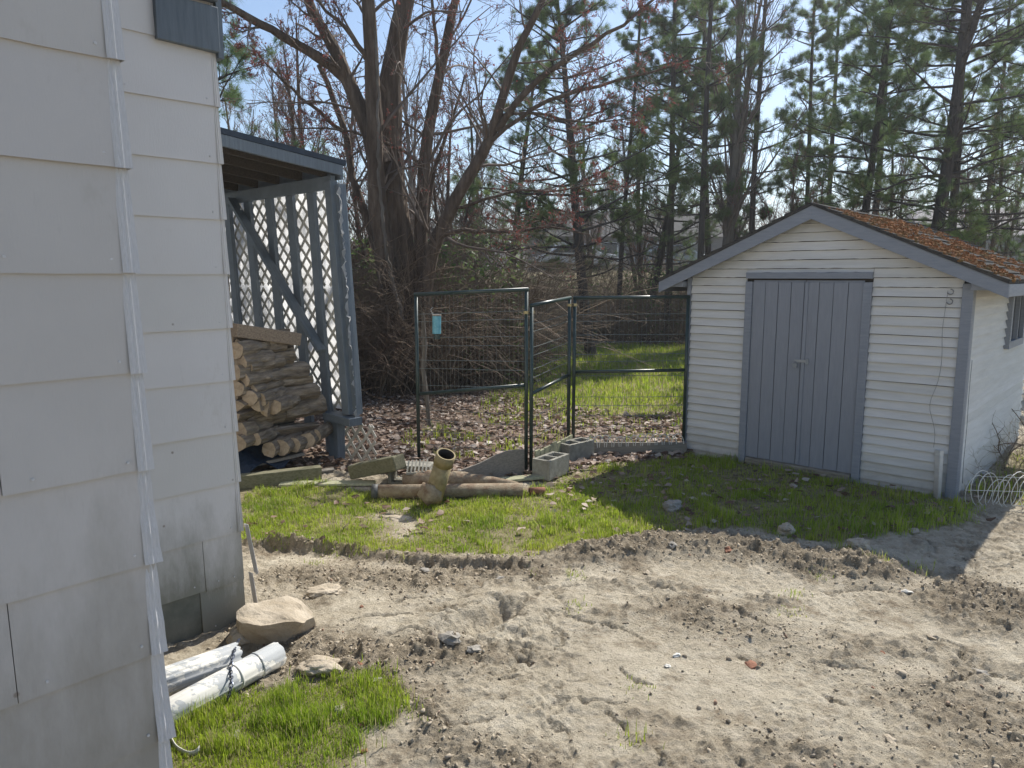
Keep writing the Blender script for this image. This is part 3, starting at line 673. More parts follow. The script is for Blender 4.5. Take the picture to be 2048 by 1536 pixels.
# ------------------------------------------------------------------ the house on the left
house = thing('house', 'white shingled house with stepped corner and peeling metal corner caps at left', 'house', FC, ANG)
Z0, DZ = .22, .2815
def shingle_obj(x, ya, yb, z0, z1, mat, flare=.016, top=0):
    """one shingle on a wall whose face is +x: thin at the top, proud at the foot"""
    b = MB(); j = lambda s: R.uniform(-s, s)
    g = .0012; za, zb = z0 + j(.003), z0 + j(.003)
    xo = flare + j(.003); xo2 = flare + j(.003)
    vs = []
    n = 5
    for i in range(n):
        t = i / (n - 1); y = ya + g + (yb - ya - 2 * g) * t; zz = za + (zb - za) * t + (j(.0015) if 0 < i < n - 1 else 0); xx = xo + (xo2 - xo) * t
        vs += [(x + xx, y, zz), (x + .004, y, z1), (x - .004, y, z1), (x + xx - .008, y, zz + .0005)]
    fs = []
    for i in range(n - 1):
        for k in range(4): fs.append((4 * i + k, 4 * i + (k + 1) % 4, 4 * i + 4 + (k + 1) % 4, 4 * i + 4 + k))
    fs += [(0, 1, 2, 3), (4 * n - 1, 4 * n - 2, 4 * n - 3, 4 * n - 4)]
    b.add(vs, fs)
    b.mat = 1
    for yn in (ya + .07, yb - .06):
        zn = z0 + .035 + j(.006); xn = x + xo - (zn - z0) / (z1 - z0) * (xo - .004)
        b.tube([(xn - .001, yn, zn), (xn + .0025, yn, zn)], .0042, 8)
    return b.build('shingle', [mat, MAT['corner_metal']], house)
def cap(x, y, z, mat, h=DZ, wf=.045, flare=.02, bent=0, ragged=False):
    """metal outside corner: face flange on +x, return flange on +y, ribs along it"""
    b = MB(); n = 7; rows = []
    for i in range(n):
        t = i / (n - 1); zz = z + h * t; f = flare * (1 - t) + .003 + (R.uniform(-.0025, .0025) if ragged else 0)
        o = bent * (1 - t) ** 2; fy = f * .35
        rows.append([(x + f - .001, y - wf, zz), (x + f + .003, y - wf * .75, zz), (x + f + .0015, y - wf * .55, zz), (x + f + .0045, y - wf * .35, zz), (x + f + .002, y - wf * .18, zz),
                     (x + f + .004 + o * .3, y + fy + .003 + o, zz), (x - .012, y + fy + .003 + o, zz), (x - .05, y + fy + .002 + o, zz)])
    vs = [p for r in rows for p in r]; k = 8
    fs = [(i * k + j, i * k + j + 1, (i + 1) * k + j + 1, (i + 1) * k + j) for i in range(n - 1) for j in range(k - 1)]
    b.add(vs, fs); o_ = b.build('corner_cap', mat, house)
    s = o_.modifiers.new('t', 'SOLIDIFY'); s.thickness = .0015
    return o_
b = MB(); b.box((-2.55, -2.5, 2.2), (5.08, 4.98, 5.0)); b.box((.79, -4.55, 2.2), (1.56, 6.95, 5.0))
b.build('wall', MAT['foundation'], house)
NX, NY = 1.583, -1.073
for k in range(-1, 16):
    z = Z0 + DZ * k
    if k == -1: z = -.03
    zt = Z0 + DZ * (k + 1) + .02
    off = (.37 if k % 2 else .06) + R.uniform(-.02, .02)
    # far wall
    y = 0; first = True
    while y > -1.0:
        wv = (.61 if not first else (.50 if k % 2 else .205)) if k in (0, -1) else (.61 if not first else .55 + R.uniform(-.03, .03))
        if k == 0 and first: wv = .22
        if k == -1 and first: wv = .25
        first = False
        yb = max(y - wv, -1.06)
        if k == -1 and y < -.2 and y > -.3:
            y = yb; continue
        shingle_obj(.002, yb, y, z, zt, MAT['shingle']); y = yb
    # near wall
    y = NY; first = True
    while y > -7.5:
        wv = .61 if not first else .30 + off; first = False
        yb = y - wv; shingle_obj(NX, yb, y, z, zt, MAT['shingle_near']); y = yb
    cap(NX, NY - .002, z, MAT['corner_metal'], zt - z - .02, .034, .019, .005 if k in (1, 3) else .0, ragged=k in (1, 2, 3))
    if k >= 1: cap(.002, -.002, z, MAT['shingle'], DZ, .022, .017)
# the two lowest caps of the far corner hang loose
for z, h, o1, o2 in ((.235, .30, .055, .01), (-.02, .27, .05, .02)):
    b = MB(); n = 9; vs = []
    for i in range(n):
        t = i / (n - 1); zz = z + h * t; o = o1 * (1 - t) + o2 * t
        for q, (dx, dy) in enumerate(((-.006, 0), (.006, .004), (.012, .001), (.019, .006), (.026, .002), (.032, .005))):
            vs.append((.012 + dx + R.uniform(-.001, .001), .012 + o + dy, zz + (R.uniform(-.012, .004) if i == 0 else 0)))
    fs = [(i * 6 + j, i * 6 + j + 1, (i + 1) * 6 + j + 1, (i + 1) * 6 + j) for i in range(n - 1) for j in range(5)]
    b.add(vs, fs); o_ = b.build('corner_cap', MAT['corner_metal'], house); s = o_.modifiers.new('t', 'SOLIDIFY'); s.thickness = .002
    o_['label'] = 'loose bent corner cap hanging off the foot of the wall'
# darker panel where a shingle is missing, grey boards near the eave
b = MB(); b.box((-.002, -.62, .10), (.012, .74, .24)); b.build('exposed_board', MAT['bare_shingle'], house)['label'] = 'dark bare board where a shingle is missing'
b = MB(); b.box((.030, -.145, 3.125), (.036, .31, .215), None, .006); b.build('trim_board', MAT['blue_trim'], house, bevel=.004)
b = MB(); b.box((.044, -.12, 3.45), (.05, .24, .40), None, .006); b.build('trim_board', MAT['blue_trim'], house, bevel=.004)
b = MB(); b.box((-.14, .018, 3.3), (.36, .03, .62)); b.build('trim_board', MAT['blue_trim'], house)
# back wall of shingles past the corner (behind the lean-to)
for k in range(0, 15):
    for q in range(8):
        b = MB(); z = Z0 + DZ * k; x0 = -.06 - .61 * q - (.3 if k % 2 else 0)
        b.box((x0 - .305, .010, z + .14), (.606, .016, .282)); b.build('shingle', MAT['shingle'], house)

# ------------------------------------------------------------------ lean-to over the firewood
lean = thing('lean_to', 'blue grey lean-to shelter with lattice wall and plastic sheet over the firewood', 'lean-to', FC, ANG)
SHR = .078
def sh(x, z): return x - SHR * (z - .47)
YL = 2.485
b = MB(); b.bar((sh(-2.47, .47), YL, .50), (sh(-2.47, 2.83), YL, 2.83), .11, .09, (0, 1, 0), .004); b.build('corner_post', MAT['blue_trim'], lean, bevel=.004)
b = MB(); b.bar((sh(-2.385, .47), YL + .05, .50), (sh(-2.385, 2.80), YL + .05, 2.80), .07, .09, (0, 1, 0), .006); b.build('corner_post', MAT['blue_trim'], lean, bevel=.004)
for xx in (-2.83, -3.23, -3.66, -4.12, -4.6):
    b = MB(); b.bar((sh(xx, .1), YL + R.uniform(-.01, .01), .05), (sh(xx, 2.75), YL, 2.75), .125, .045, (0, 1, 0), .004); b.build('stud', MAT['blue_trim'], lean, bevel=.003)
b = MB(); b.bar((-5.2, YL - .01, 2.80), (-2.60, YL - .01, 2.82), .05, .13); b.build('beam', MAT['blue_trim'], lean, bevel=.003)
a_, c_ = PLY(462, 398, 2.40), PLY(643, 702, 2.40)
b = MB(); b.bar(a_, c_, .045, .10, (0, 1, 0)); b.build('brace', MAT['blue_trim'], lean, bevel=.003)
b = MB(); b.bar((-2.80, YL - .02, .455), (-2.33, YL - .02, .44), .16, .075, jit=.004); b.build('sill', MAT['blue_trim'], lean, bevel=.005)
b = MB(); b.bar((-2.69, YL - .0, .415), (-2.66, YL - .03, -.02), .15, .10, (0, 1, 0), .006); b.build('leg', MAT['blue_trim'], lean, bevel=.005)
def lattice(x0, x1, z0, z1, y, shear, sp=.105, wd=.034):
    for sgn, yo in ((1, 0.0), (-1, .0075)):
        c = (x0 - z1) if sgn > 0 else (x0 + z0)
        end = (x1 - z0) if sgn > 0 else (x1 + z1)
        c += sp
        while c < end:
            # line x = c + sgn*z
            pts = []
            for z in (z0, z1):
                x = c + sgn * z
                if x0 <= x <= x1: pts.append((x, z))
            for x in (x0, x1):
                z = (x - c) * sgn
                if z0 < z < z1: pts.append((x, z))
            if len(pts) >= 2:
                (xa, za), (xb, zb) = pts[0], pts[1]
                if math.hypot(xa - xb, za - zb) > .05:
                    fx = (lambda x, z: sh(x, z)) if shear else (lambda x, z: x)
                    b = MB(); b.bar((fx(xa, za), y + yo, za), (fx(xb, zb), y + yo, zb), .007, wd, (0, 1, 0) if False else (1, 0, 0))
                    yield b
            c += sp * math.sqrt(2)
def slat_bar(b_, p, q, wd, t):
    p = Vector(p); q = Vector(q); d = (q - p).normalized(); n = Vector((0, 1, 0)); s = d.cross(n) * wd / 2; n = n * t / 2
    b_.add([p - s - n, p + s - n, p + s + n, p - s + n, q - s - n, q + s - n, q + s + n, q - s + n], [(0, 1, 2, 3), (4, 5, 6, 7), (0, 1, 5, 4), (1, 2, 6, 5), (2, 3, 7, 6), (3, 0, 4, 7)])
def lattice_slats(x0, x1, z0, z1, y, shear, parent, sp=.125, wd=.034):
    for sgn, yo in ((1, 0.0), (-1, .0075)):
        c = (x0 - z1) if sgn > 0 else (x0 + z0); end = (x1 - z0) if sgn > 0 else (x1 + z1); c += sp * .6
        while c < end:
            pts = []
            for z in (z0, z1):
                x = c + sgn * z
                if x0 <= x <= x1: pts.append((x, z))
            for x in (x0, x1):
                z = (x - c) * sgn
                if z0 < z < z1: pts.append((x, z))
            if len(pts) >= 2 and math.hypot(pts[0][0] - pts[1][0], pts[0][1] - pts[1][1]) > .05:
                (xa, za), (xb, zb) = pts[0], pts[1]
                if shear: xa, xb = sh(xa, za), sh(xb, zb)
                b = MB(); slat_bar(b, (xa, y + yo, za), (xb, y + yo, zb), wd, .006); b.build('slat', MAT['lattice'], parent)
            c += sp * math.sqrt(2)
lattice_slats(-5.0, -2.40, .50, 1.76, YL + .055, True, lean)
lattice_slats(-5.0, -2.40, 1.80, 2.76, YL + .055, True, lean)
lattice_slats(-2.95, -2.14, -.04, .40, YL + .075, False, lean)
b = MB(); nz = 40; nxs = 26; vs = []
for i in range(nz):
    for j in range(nxs):
        z = .50 + 2.28 * i / (nz - 1); x = -5.0 + 2.50 * j / (nxs - 1)
        vs.append((sh(x, z), YL + .125 + .018 * math.sin(x * 5 + z * 1.7) + .012 * math.sin(z * 9 + x * 3) + R.uniform(-.003, .003), z))
b.add(vs, [(i * nxs + j, i * nxs + j + 1, (i + 1) * nxs + j + 1, (i + 1) * nxs + j) for i in range(nz - 1) for j in range(nxs - 1)])
b.build('plastic_sheet', MAT['sheet'], lean, True)
b = MB(); vs = []; nt_ = 60
for i in range(nt_):
    z = .44 + 2.32 * i / (nt_ - 1); e = abs(R.gauss(0, .008)) + (.03 if R.random() < .10 else 0)
    vs += [(sh(-2.37, z), YL + .06, z), (sh(-2.352, z) + .002, YL + .02 + R.uniform(-.015, .015), z), (sh(-2.352, z) + e * .8 - .004, YL - .005 + R.uniform(-.03, .03), z + R.uniform(-.02, .02))]
b.add(vs, [(3 * i + k, 3 * i + k + 1, 3 * i + k + 4, 3 * i + k + 3) for i in range(nt_ - 1) for k in range(2)])
b.build('sheet_edge', MAT['sheet'], lean)['label'] = 'tattered edge of the plastic sheet along the corner post'
# roof: slopes down away from the house
def rz_(y): return 3.30 - .1056 * y
b = MB(); b.mat = 0
b.add([(-5.6, -.02, rz_(0)), (-2.50, -.02, rz_(0)), (-2.50, 2.57, rz_(2.57)), (-5.6, 2.57, rz_(2.57)), (-5.6, -.02, rz_(0) - .05), (-2.50, -.02, rz_(0) - .05), (-2.50, 2.57, rz_(2.57) - .05), (-5.6, 2.57, rz_(2.57) - .05)],
      [(0, 1, 2, 3), (7, 6, 5, 4), (0, 4, 5, 1), (1, 5, 6, 2), (2, 6, 7, 3), (3, 7, 4, 0)])
b.build('roof', MAT['dark_roof'], lean)
b = MB(); b.bar((-2.525, 0.0, rz_(0) - .103), (-2.525, 2.53, rz_(2.53) - .103), .035, .10); b.build('fascia', MAT['blue_trim'], lean, bevel=.003)
b = MB(); b.bar((-5.5, 2.548, rz_(2.548) - .117), (-2.55, 2.548, rz_(2.548) - .117), .03, .13); b.build('fascia', MAT['blue_trim'], lean)
for xx in (-2.75, -3.2, -3.65, -4.1, -4.55, -5.0):
    b = MB(); b.bar((xx, 0.02, rz_(0) - .105), (xx, 2.50, rz_(2.50) - .105), .04, .10); b.build('rafter', MAT['dark_wood'], lean)

# ------------------------------------------------------------------ firewood
def log_obj(y0, L, x, z, r, kind, label, group, tilt=0, yaw=0):
    b = MB(); k = 11; prof = []
    if kind == 'round':
        prof = [(math.cos(TAU * i / k) * r * R.uniform(.82, 1.1), math.sin(TAU * i / k) * r * R.uniform(.82, 1.1)) for i in range(k)]
    elif kind == 'half':
        a0 = R.uniform(0, TAU)
        n = 9; arc = [(math.cos(a0 + math.pi * i / (n - 1)) * r * R.uniform(.95, 1.08), math.sin(a0 + math.pi * i / (n - 1)) * r * R.uniform(.95, 1.08)) for i in range(n)]
        prof = arc + [(arc[-1][0] * .4 + R.uniform(-.01, .01), arc[-1][1] * .4), (arc[0][0] * .4, arc[0][1] * .4)]
        cx = sum(p[0] for p in prof) / len(prof); cz = sum(p[1] for p in prof) / len(prof); prof = [(p[0] - cx, p[1] - cz) for p in prof]
    else:
        a0 = R.uniform(0, TAU); n = 6; arc = [(math.cos(a0 + 1.7 * i / (n - 1)) * r * 1.35, math.sin(a0 + 1.7 * i / (n - 1)) * r * 1.35) for i in range(n)]
        prof = arc + [(0.0, 0.0)]
        cx = sum(p[0] for p in prof) / len(prof); cz = sum(p[1] for p in prof) / len(prof); prof = [(p[0] - cx, p[1] - cz) for p in prof]
    n = len(prof); rings = 9; vs = []
    for i in range(rings):
        t = i / (rings - 1); bow = math.sin(t * math.pi) * R.uniform(-.006, .012); s = 1 + R.uniform(-.05, .05)
        for p in prof: vs.append((p[0] * s * R.uniform(.96, 1.04) + bow, t * L + (R.uniform(-.008, .008) if i in (0, rings - 1) else 0), p[1] * s * R.uniform(.96, 1.04)))
    b.add(vs, [])
    narc = {'round': n, 'half': 8, 'wedge': 5}[kind]
    for i in range(rings - 1):
        for j in range(n):
            b.f.append((i * n + j, i * n + (j + 1) % n, (i + 1) * n + (j + 1) % n, (i + 1) * n + j)); b.mi.append(0 if j < narc else 2)
    b.f.append(tuple(range(n))); b.mi.append(1); b.f.append(tuple((rings - 1) * n + j for j in range(n))[::-1]); b.mi.append(1)
    o = b.build('firewood_log', [MAT['log_bark'], MAT['log_end'], MAT['log_split']])
    o.location = W(FC, x, y0, z); o.rotation_euler = (tilt, 0, ANG + yaw)
    return tag(o, label, 'log', group)
GL = 'split logs in the firewood stack'
LOGS = [  # left end u,v ; right end u ; diameter in picture px ; kind ; label
    (482, 694, 575, 26, 'round', 'thin dark log directly under the top board of the stack'),
    (505, 720, 594, 40, 'round', 'thick log with pale flecked bark third from the top of the stack'),
    (512, 752, 622, 38, 'round', 'long rough barked log in the upper middle of the stack'),
    (535, 776, 634, 24, 'wedge', 'dark log with a pale knot just above the middle of the stack'),
    (552, 795, 640, 34, 'round', 'log with reddish split face resting above the big protruding log'),
    (575, 824, 655, 44, 'round', 'biggest round log sticking out at the right of the stack'),
    (498, 842, 572, 38, 'round', 'dark furrowed log low in the stack beside the protruding log'),
    (507, 868, 640, 28, 'wedge', 'orange brown split log near the foot of the stack')]
for (u, v, u2, d, kd, lb) in LOGS:
    X_ = -2.62; p = PL(u, v, X_); q = PL(u2, v, X_)
    y0 = p.y; L = q.y - p.y; r = d / F_PX * 7.3 / 2
    log_obj(y0, L, X_ - r, p.z, r, kd, lb, GL, (q.z - p.z) / L * 0 + R.uniform(-.04, .04), R.uniform(-.05, .05))
ENDS = [(478, 700, 28), (487, 724, 30), (500, 733, 24), (476, 745, 26), (490, 760, 28), (507, 780, 24), (480, 778, 28), (500, 795, 26), (520, 800, 26), (530, 816, 26), (548, 812, 28),
        (480, 808, 26), (476, 838, 26), (486, 862, 28), (512, 878, 22), (562, 893, 30), (588, 888, 28), (614, 880, 28), (634, 872, 26), (538, 898, 26), (478, 885, 24), (510, 812, 24)]
END_LABELS = ['topmost cut log end at the left of the stack just under the top beam', 'cut log end wedged left of the pale flecked log', 'split log end squeezed between the pale flecked log and the long rough log',
    'left cut log end in the upper third of the stack beside the siding', 'cut log end left of the long rough barked log', 'small cut end under the long rough barked log', 'cut end at the left edge level with the pale knot log',
    'left one of the cluster of pale cut ends in mid stack', 'second pale cut end in the mid stack cluster', 'third pale cut end in the mid stack cluster touching the protruding log', 'quarter split end directly left of the big round protruding log',
    'left edge log end level with the big protruding log', 'left edge log end beside the dark furrowed log', 'split log end just under the dark furrowed log', 'reddish flat end of a low log above the tarp', 'split log end low in the stack behind two dry stalks',
    'second low split end right of the dry stalks', 'third low split end near the shelter leg', 'last low log end right beside the shelter leg', 'low log end just left of the dry stalks', 'log end at the left edge resting on the dark tarp', 'small pale end under the cluster of pale cut ends']
for k, (u, v, d) in enumerate(ENDS):
    X_ = -2.54; p = PL(u, v, X_); r = d / F_PX * 7.2 / 2 * 1.12
    lb = END_LABELS[k]
    fr_ = 7 <= k <= 10 or k >= 14
    log_obj(p.y - .02, R.uniform(.36, .44), X_ - r * .3 + (.05 if fr_ else 0), p.z, r * 1.08, 'round' if fr_ and k % 3 else R.choice(['half', 'wedge', 'round']), lb, GL, R.uniform(-.05, .05), R.uniform(.45, .75) if fr_ else R.uniform(.2, .5))
# second rank of the stack, deeper in
for row in range(12):
    r = .062; z = .16 + row * .105
    if z > 1.42: continue
    log_obj(1.50 + R.uniform(-.04, .04), .60, -2.84 - (row % 2) * .03, z, r * R.uniform(.9, 1.15), R.choice(['half', 'round']), 'dark log in the inner rank behind the front of the stack', GL, 0, R.uniform(-.03, .03))
p, q = PL(466, 660, -2.66), PL(594, 678, -2.66)
b = MB(); a0 = W(FC, p.x, p.y, p.z); a1 = W(FC, q.x, q.y, q.z); b.bar(a0, a1, .16, .12, jit=.004)
tag(b.build('wood_beam', MAT['log_split'], None, bevel=.008), 'squared brown beam lying on top of the firewood stack', 'beam')
def wbar(name, label, cat, a, c, w_, t, mat, group=None, jit=.004, bevel=.004, up=(0, 0, 1)):
    b = MB(); b.bar(a, c, w_, t, up, jit); return tag(b.build(name, mat, None, bevel=bevel), label, cat, group)
wbar('timber', 'dark timber lying on the ground under the firewood', 'timber', G(440, 968, .07), G(642, 945, .07), .10, .12, MAT['moss_wood'])
wbar('plank', 'rotting plank at the foot of the firewood stack', 'plank', G(468, 935, .12), G(600, 905, .16), .20, .03, MAT['grey_wood'])
wbar('plank', 'long thin pale board lying at the edge of the grass', 'plank', G(560, 968, .02), G(751, 966, .03), .12, .025, MAT['green_wood'])
wbar('plank', 'short broken board lying behind the long pale board', 'plank', G(600, 948, .03), G(668, 938, .05), .09, .02, MAT['grey_wood'])
wbar('timber', 'mossy squared timber propped on the cinder block', 'timber', G(708, 942, .10), G(800, 924, .26), .15, .13, MAT['moss_wood'], bevel=.012)
wbar('brick_piece', 'piece of orange brick lying under the dark timber', 'brick', G(478, 958, .03), G(500, 957, .03), .09, .06, MAT['brick'])
b = MB(); vs = []; nx_, ny_ = 16, 10
for i in range(nx_):
    for j in range(ny_):
        x = -2.55 - .75 * j / (ny_ - 1); y = .75 + 1.1 * i / (nx_ - 1)
        vs.append((x, y, .10 + .20 * math.sin(math.pi * j / (ny_ - 1)) ** .5 + .05 * math.sin(i * 1.3 + j * 2.1) + R.uniform(-.02, .02)))
b.add(vs, [(i * ny_ + j, i * ny_ + j + 1, (i + 1) * ny_ + j + 1, (i + 1) * ny_ + j) for i in range(nx_ - 1) for j in range(ny_ - 1)])
o = b.build('tarp', MAT['tarp'], None, True); o.location = FC; o.rotation_euler = (0, 0, ANG); tag(o, 'crumpled dark blue tarp under the firewood', 'tarp')
for k, (u, v, u2, v2) in enumerate(((548, 930, 512, 845), (550, 925, 541, 862))):
    p, q = G(u, v, .05), Y(u2, v2, G(u, v, .05).y - .1)
    b = MB(); b.tube([p, (p + q) / 2 + Vector((.01, 0, .01)), q], [.004, .003, .0015], 5)
    tag(b.build('dry_stalk', MAT['brush_pale']), ['long dry stalk leaning left in front of the firewood', 'shorter upright dry stalk in front of the firewood'][k], 'stalk', 'dry stalks by the firewood')

# ------------------------------------------------------------------ kennel panels
def kennel_panel(A, B, za, zb, ta, tb, ma, mb, label, extra=None, hs=()):
    A = Vector((A.x, A.y, 0)); B = Vector((B.x, B.y, 0)); d = (B - A); L = d.length; d.normalize()
    t = thing('kennel_panel', label, 'fence panel', A, math.atan2(d.y, d.x), 'dark green kennel panels')
    r = .0185
    MB_ = lambda: MB()
    b = MB(); b.tube([(0, 0, za), (0, 0, ta - r)], r, 12); b.build('post', MAT['kennel'], t, True)
    b = MB(); b.tube([(L, 0, zb), (L, 0, tb - r)], r, 12); b.build('post', MAT['kennel'], t, True)
    b = MB(); b.tube([(-.018, 0, ta), (L + .018, 0, tb)], r, 12); b.build('top_rail', MAT['kennel'], t, True)
    b = MB(); b.tube([(r, 0, ma), (L - r, 0, mb)], r * .95, 12); b.build('mid_rail', MAT['kennel'], t, True)
    b = MB(); n = int(L / .046)
    for i in range(1, n):
        x = L * i / n; yo = .004 * math.sin(i * 1.7)
        b.tube([(x, r + yo, za + .01), (x, r * 1.1 + .003, (za + ta) / 2), (x, r, ta - .02 + (tb - ta) * i / n)], .0010, 4, False)
    for f in hs:
        z1 = za + f * (ta - za); z2 = zb + f * (tb - zb)
        pts = [(L * q / 6, r + .004 + R.uniform(-.003, .003), z1 + (z2 - z1) * q / 6 + R.uniform(-.003, .003)) for q in range(7)]
        b.tube(pts, .0030, 5, False)
    b.build('wire_mesh', MAT['wire'], t)
    return t
HS = [.02, .10, .18, .25, .31, .46, .56, .61, .695, .745, .84, .885]
AL, AR = G(838, 920), G(1052, 945)
BN, BF = G(1062, 945), G(1136, 908)
CN, CR_ = G(1146, 907), G(1366, 907)
kennel_panel(AL, AR, .0, .02, 1.715, 1.775, .70, .86, 'tallest dark green kennel panel standing left with twisted mid rail', hs=HS)
kennel_panel(BN, BF, .02, .12, 1.625, 1.675, .78, .86, 'angled green kennel panel between the two others', hs=HS)
kennel_panel(CN, CR_, .14, .14, 1.672, 1.685, .89, .91, 'green kennel panel that meets the white shed', hs=HS)
for k, (a, z) in enumerate((((AR + BN) / 2, 1.56), ((BF + CN) / 2, 1.60))):
    t = thing('pipe_clamp', ['brass clamp joining the left and middle kennel panels', 'brass clamp joining the middle and right kennel panels'][k], 'clamp', (a.x, a.y, z), .5, 'clamps of the kennel')
    b = MB(); b.tube([(-.032, 0, -.014), (-.032, 0, .014)], .026, 12); b.build('band', MAT['brass'], t)
    b = MB(); b.tube([(.032, 0, -.014), (.032, 0, .014)], .026, 12); b.build('band', MAT['brass'], t)
    b = MB(); b.tube([(0, -.03, 0), (0, .03, 0)], .007, 6); b.build('bolt', MAT['iron'], t)
# boards along the foot of the kennel
P1, P2 = G(870, 970), G(1050, 950)
d = (P2 - P1); nn = Vector((-d.y, d.x, 0)).normalized() * .03
b = MB(); tops = [.05, .075, .12, .16, .22, .255, .25]; vs = []
for i, h in enumerate(tops):
    p = P1 + d * i / 6
    vs += [p + Vector((0, 0, -.03)), p + Vector((0, 0, h)) + nn * .5, p + nn + Vector((0, 0, h - .004)) + nn * .5, p + nn + Vector((0, 0, -.03))]
fs = [(4 * i + k, 4 * i + (k + 1) % 4, 4 * i + 4 + (k + 1) % 4, 4 * i + 4 + k) for i in range(6) for k in range(4)] + [(0, 1, 2, 3), (24, 25, 26, 27)]
b.add(vs, fs); tag(b.build('plank', MAT['grey_wood'], None, bevel=.004), 'wide weathered board rising along the foot of the left kennel panel', 'plank')
t = thing('low_picket_fence', 'row of short greenish boards standing under the middle kennel panel', 'fence', (BN.x, BN.y, 0), 0)
dv = BF - BN; n = 9; ang_ = math.atan2(dv.y, dv.x); off = Vector((math.sin(ang_), -math.cos(ang_), 0)) * .045
for i in range(n):
    p = dv * ((i + .5) / n) + off; wv = dv.length / n * .94
    b = MB(); h = .215 + R.uniform(-.012, .012) - .0 * i
    b.box((p.x, p.y, h / 2 - .02), (wv, .02, h + .04), Matrix.Rotation(ang_, 3, 'Z') @ Matrix.Rotation(R.uniform(-.03, .03), 3, 'Y'), .002)
    b.build('picket', MAT['green_wood'], t, bevel=.003)
wbar('plank', 'grey board set on edge under the right kennel panel', 'plank', CN + Vector((-.02, -.05, .065)), CR_ + Vector((.02, -.05, .06)), .035, .15, MAT['grey_wood'], bevel=.005)
wbar('plank', 'flat pale board lying beside the nearest cinder block', 'plank', G(1000, 960, .02), G(1085, 952, .03), .12, .022, MAT['green_wood'])
def cinder(loc, rot, label):
    t = MB(); L, Wd, H_, w_ = .39, .19, .19, .032
    t.box((0, -Wd / 2 + w_ / 2, 0), (L, w_, H_)); t.box((0, Wd / 2 - w_ / 2, 0), (L, w_, H_))
    for x in (-L / 2 + w_ / 2, 0, L / 2 - w_ / 2): t.box((x, 0, 0), (w_, Wd - 2 * w_ + .0004, H_ - .001))
    o = t.build('cinder_block', MAT['block'], None, bevel=.004); o.location = loc; o.rotation_euler = rot
    return tag(o, label, 'cinder block', 'cinder blocks by the kennel')
p = G(1097, 958); cinder((p.x + .03, p.y + .13, .095), (0, .02, 1.0), 'nearest cinder block standing with holes up by the green pickets')
p = G(1148, 920); cinder((p.x + .02, p.y + .08, .09), (0, 0, .75), 'farther cinder block with holes up near the grey board')
p = G(820, 972); cinder((p.x, p.y + .10, .09), (math.radians(90), 0, -.12), 'cinder block lying on its side under the mossy timber')
t = thing('cast_grate', 'small ribbed grate leaning on the cinder block', 'grate', G(832, 935, .20), .3)
for i in range(6):
    b = MB(); b.bar((-.09 + .034 * i, -.05, -.03), (-.05 + .034 * i, .07, .05), .012, .014); b.build('rib', MAT['block'], t)
b = MB(); b.bar((-.10, -.055, -.036), (.10, -.055, -.036), .016, .016); b.build('frame', MAT['block'], t)

# pale blue can hanging on the left panel and the bare stick behind it
p = Y(873, 650, AL.y - .12)
t = thing('hanging_can', 'pale blue cylindrical can hanging on the tall kennel panel', 'can', p, .3)
b = MB(); b.tube([(0, 0, -.088), (.004, 0, .09)], .043, 20); b.build('body', MAT['blue_can'], t, False, .004)
b = MB(); b.tube([(.004, 0, .092), (.004, 0, .104)], .045, 20); b.build('lid', MAT['stone_grey'], t)
b = MB(); b.tube([(.001, 0, -.094), (.001, 0, -.14)], .032, 16); b.build('base', MAT['kennel'], t)
b = MB(); b.tube([(-.03, 0, .10), (-.05, .04, .15), (-.02, .1, .17)], .003, 6); b.build('hook', MAT['wire'], t)
b = MB(); pts = [Y(u, v, AL.y + .25) for u, v in ((846, 625), (850, 690), (846, 740), (853, 790), (858, 850))]; b.tube(pts, [.012, .026, .022, .026, .02], 8, jit=.15)
tag(b.build('dead_stick', MAT['pale_bark']), 'bare pale stick standing behind the left kennel post', 'stick')
# scalloped wire edging
def scallops(name, a, c, n, hgt, label, zj=0):
    a = Vector(a); c = Vector(c); d = (c - a); L = d.length; u_ = d.normalized()
    t = thing(name, label, 'wire edging', a)
    wv = L / n * 1.75
    for i in range(n):
        b = MB(); c0 = u_ * (L * (i + .5) / n); pts = []
        for q in range(11):
            an = math.pi * q / 10; pts.append(c0 - u_ * math.cos(an) * wv / 2 + Vector((0, .004 * (i % 2), hgt * math.sin(an) * (1 + .1 * math.sin(i))))) 
        b.tube(pts, .0045, 5); b.build('hoop', MAT['white_wire'], t)
    return t
scallops('wire_edging', G(1175, 896, .10), G(1362, 888, .13), 13, .12, 'white scalloped wire edging lying behind the right kennel panel')

# ------------------------------------------------------------------ clay pipes on the grass
def long_pipe(name, label, a, c, ro, ri, mats, ragged=0, k=28, cat='pipe'):
    b = MB(); b.ring_tube(a, c, ro, ri, k, (0, 1), ragged)
    return tag(b.build(name, mats, None, True), label, cat)
a, c = G(745, 984, .062), G(1045, 980, .055)
pp = long_pipe('clay_pipe', 'long dirty clay pipe lying across the grass with its open end left', a, c, .062, .05, [MAT['clay'], MAT['black']])
b = MB(); u_ = (c - a).normalized(); b.ring_tube(a - u_ * .004, a + u_ * .05, .068, .052, 28, (0, 1)); b.build('rim', [MAT['iron'], MAT['black']], pp, True)
a = G(866, 992, .07); c = a + Vector((.095, -.02, .30)); mid = a * .35 + c * .65
mid = c + Vector((0, 0, 0))
b = MB(); b.ring_tube(a + Vector((0, 0, -.03)), c, .078, .066, 30, (0, 1), 0); up_ = tag(b.build('pipe_stub', [MAT['ochre_pipe'], MAT['black']], None, True), 'upright ochre pipe stub with dark open mouth standing on the clay pipe', 'pipe')
u_ = (c - a).normalized(); tilt = (u_ + Vector((.02, -.38, 0))).normalized()
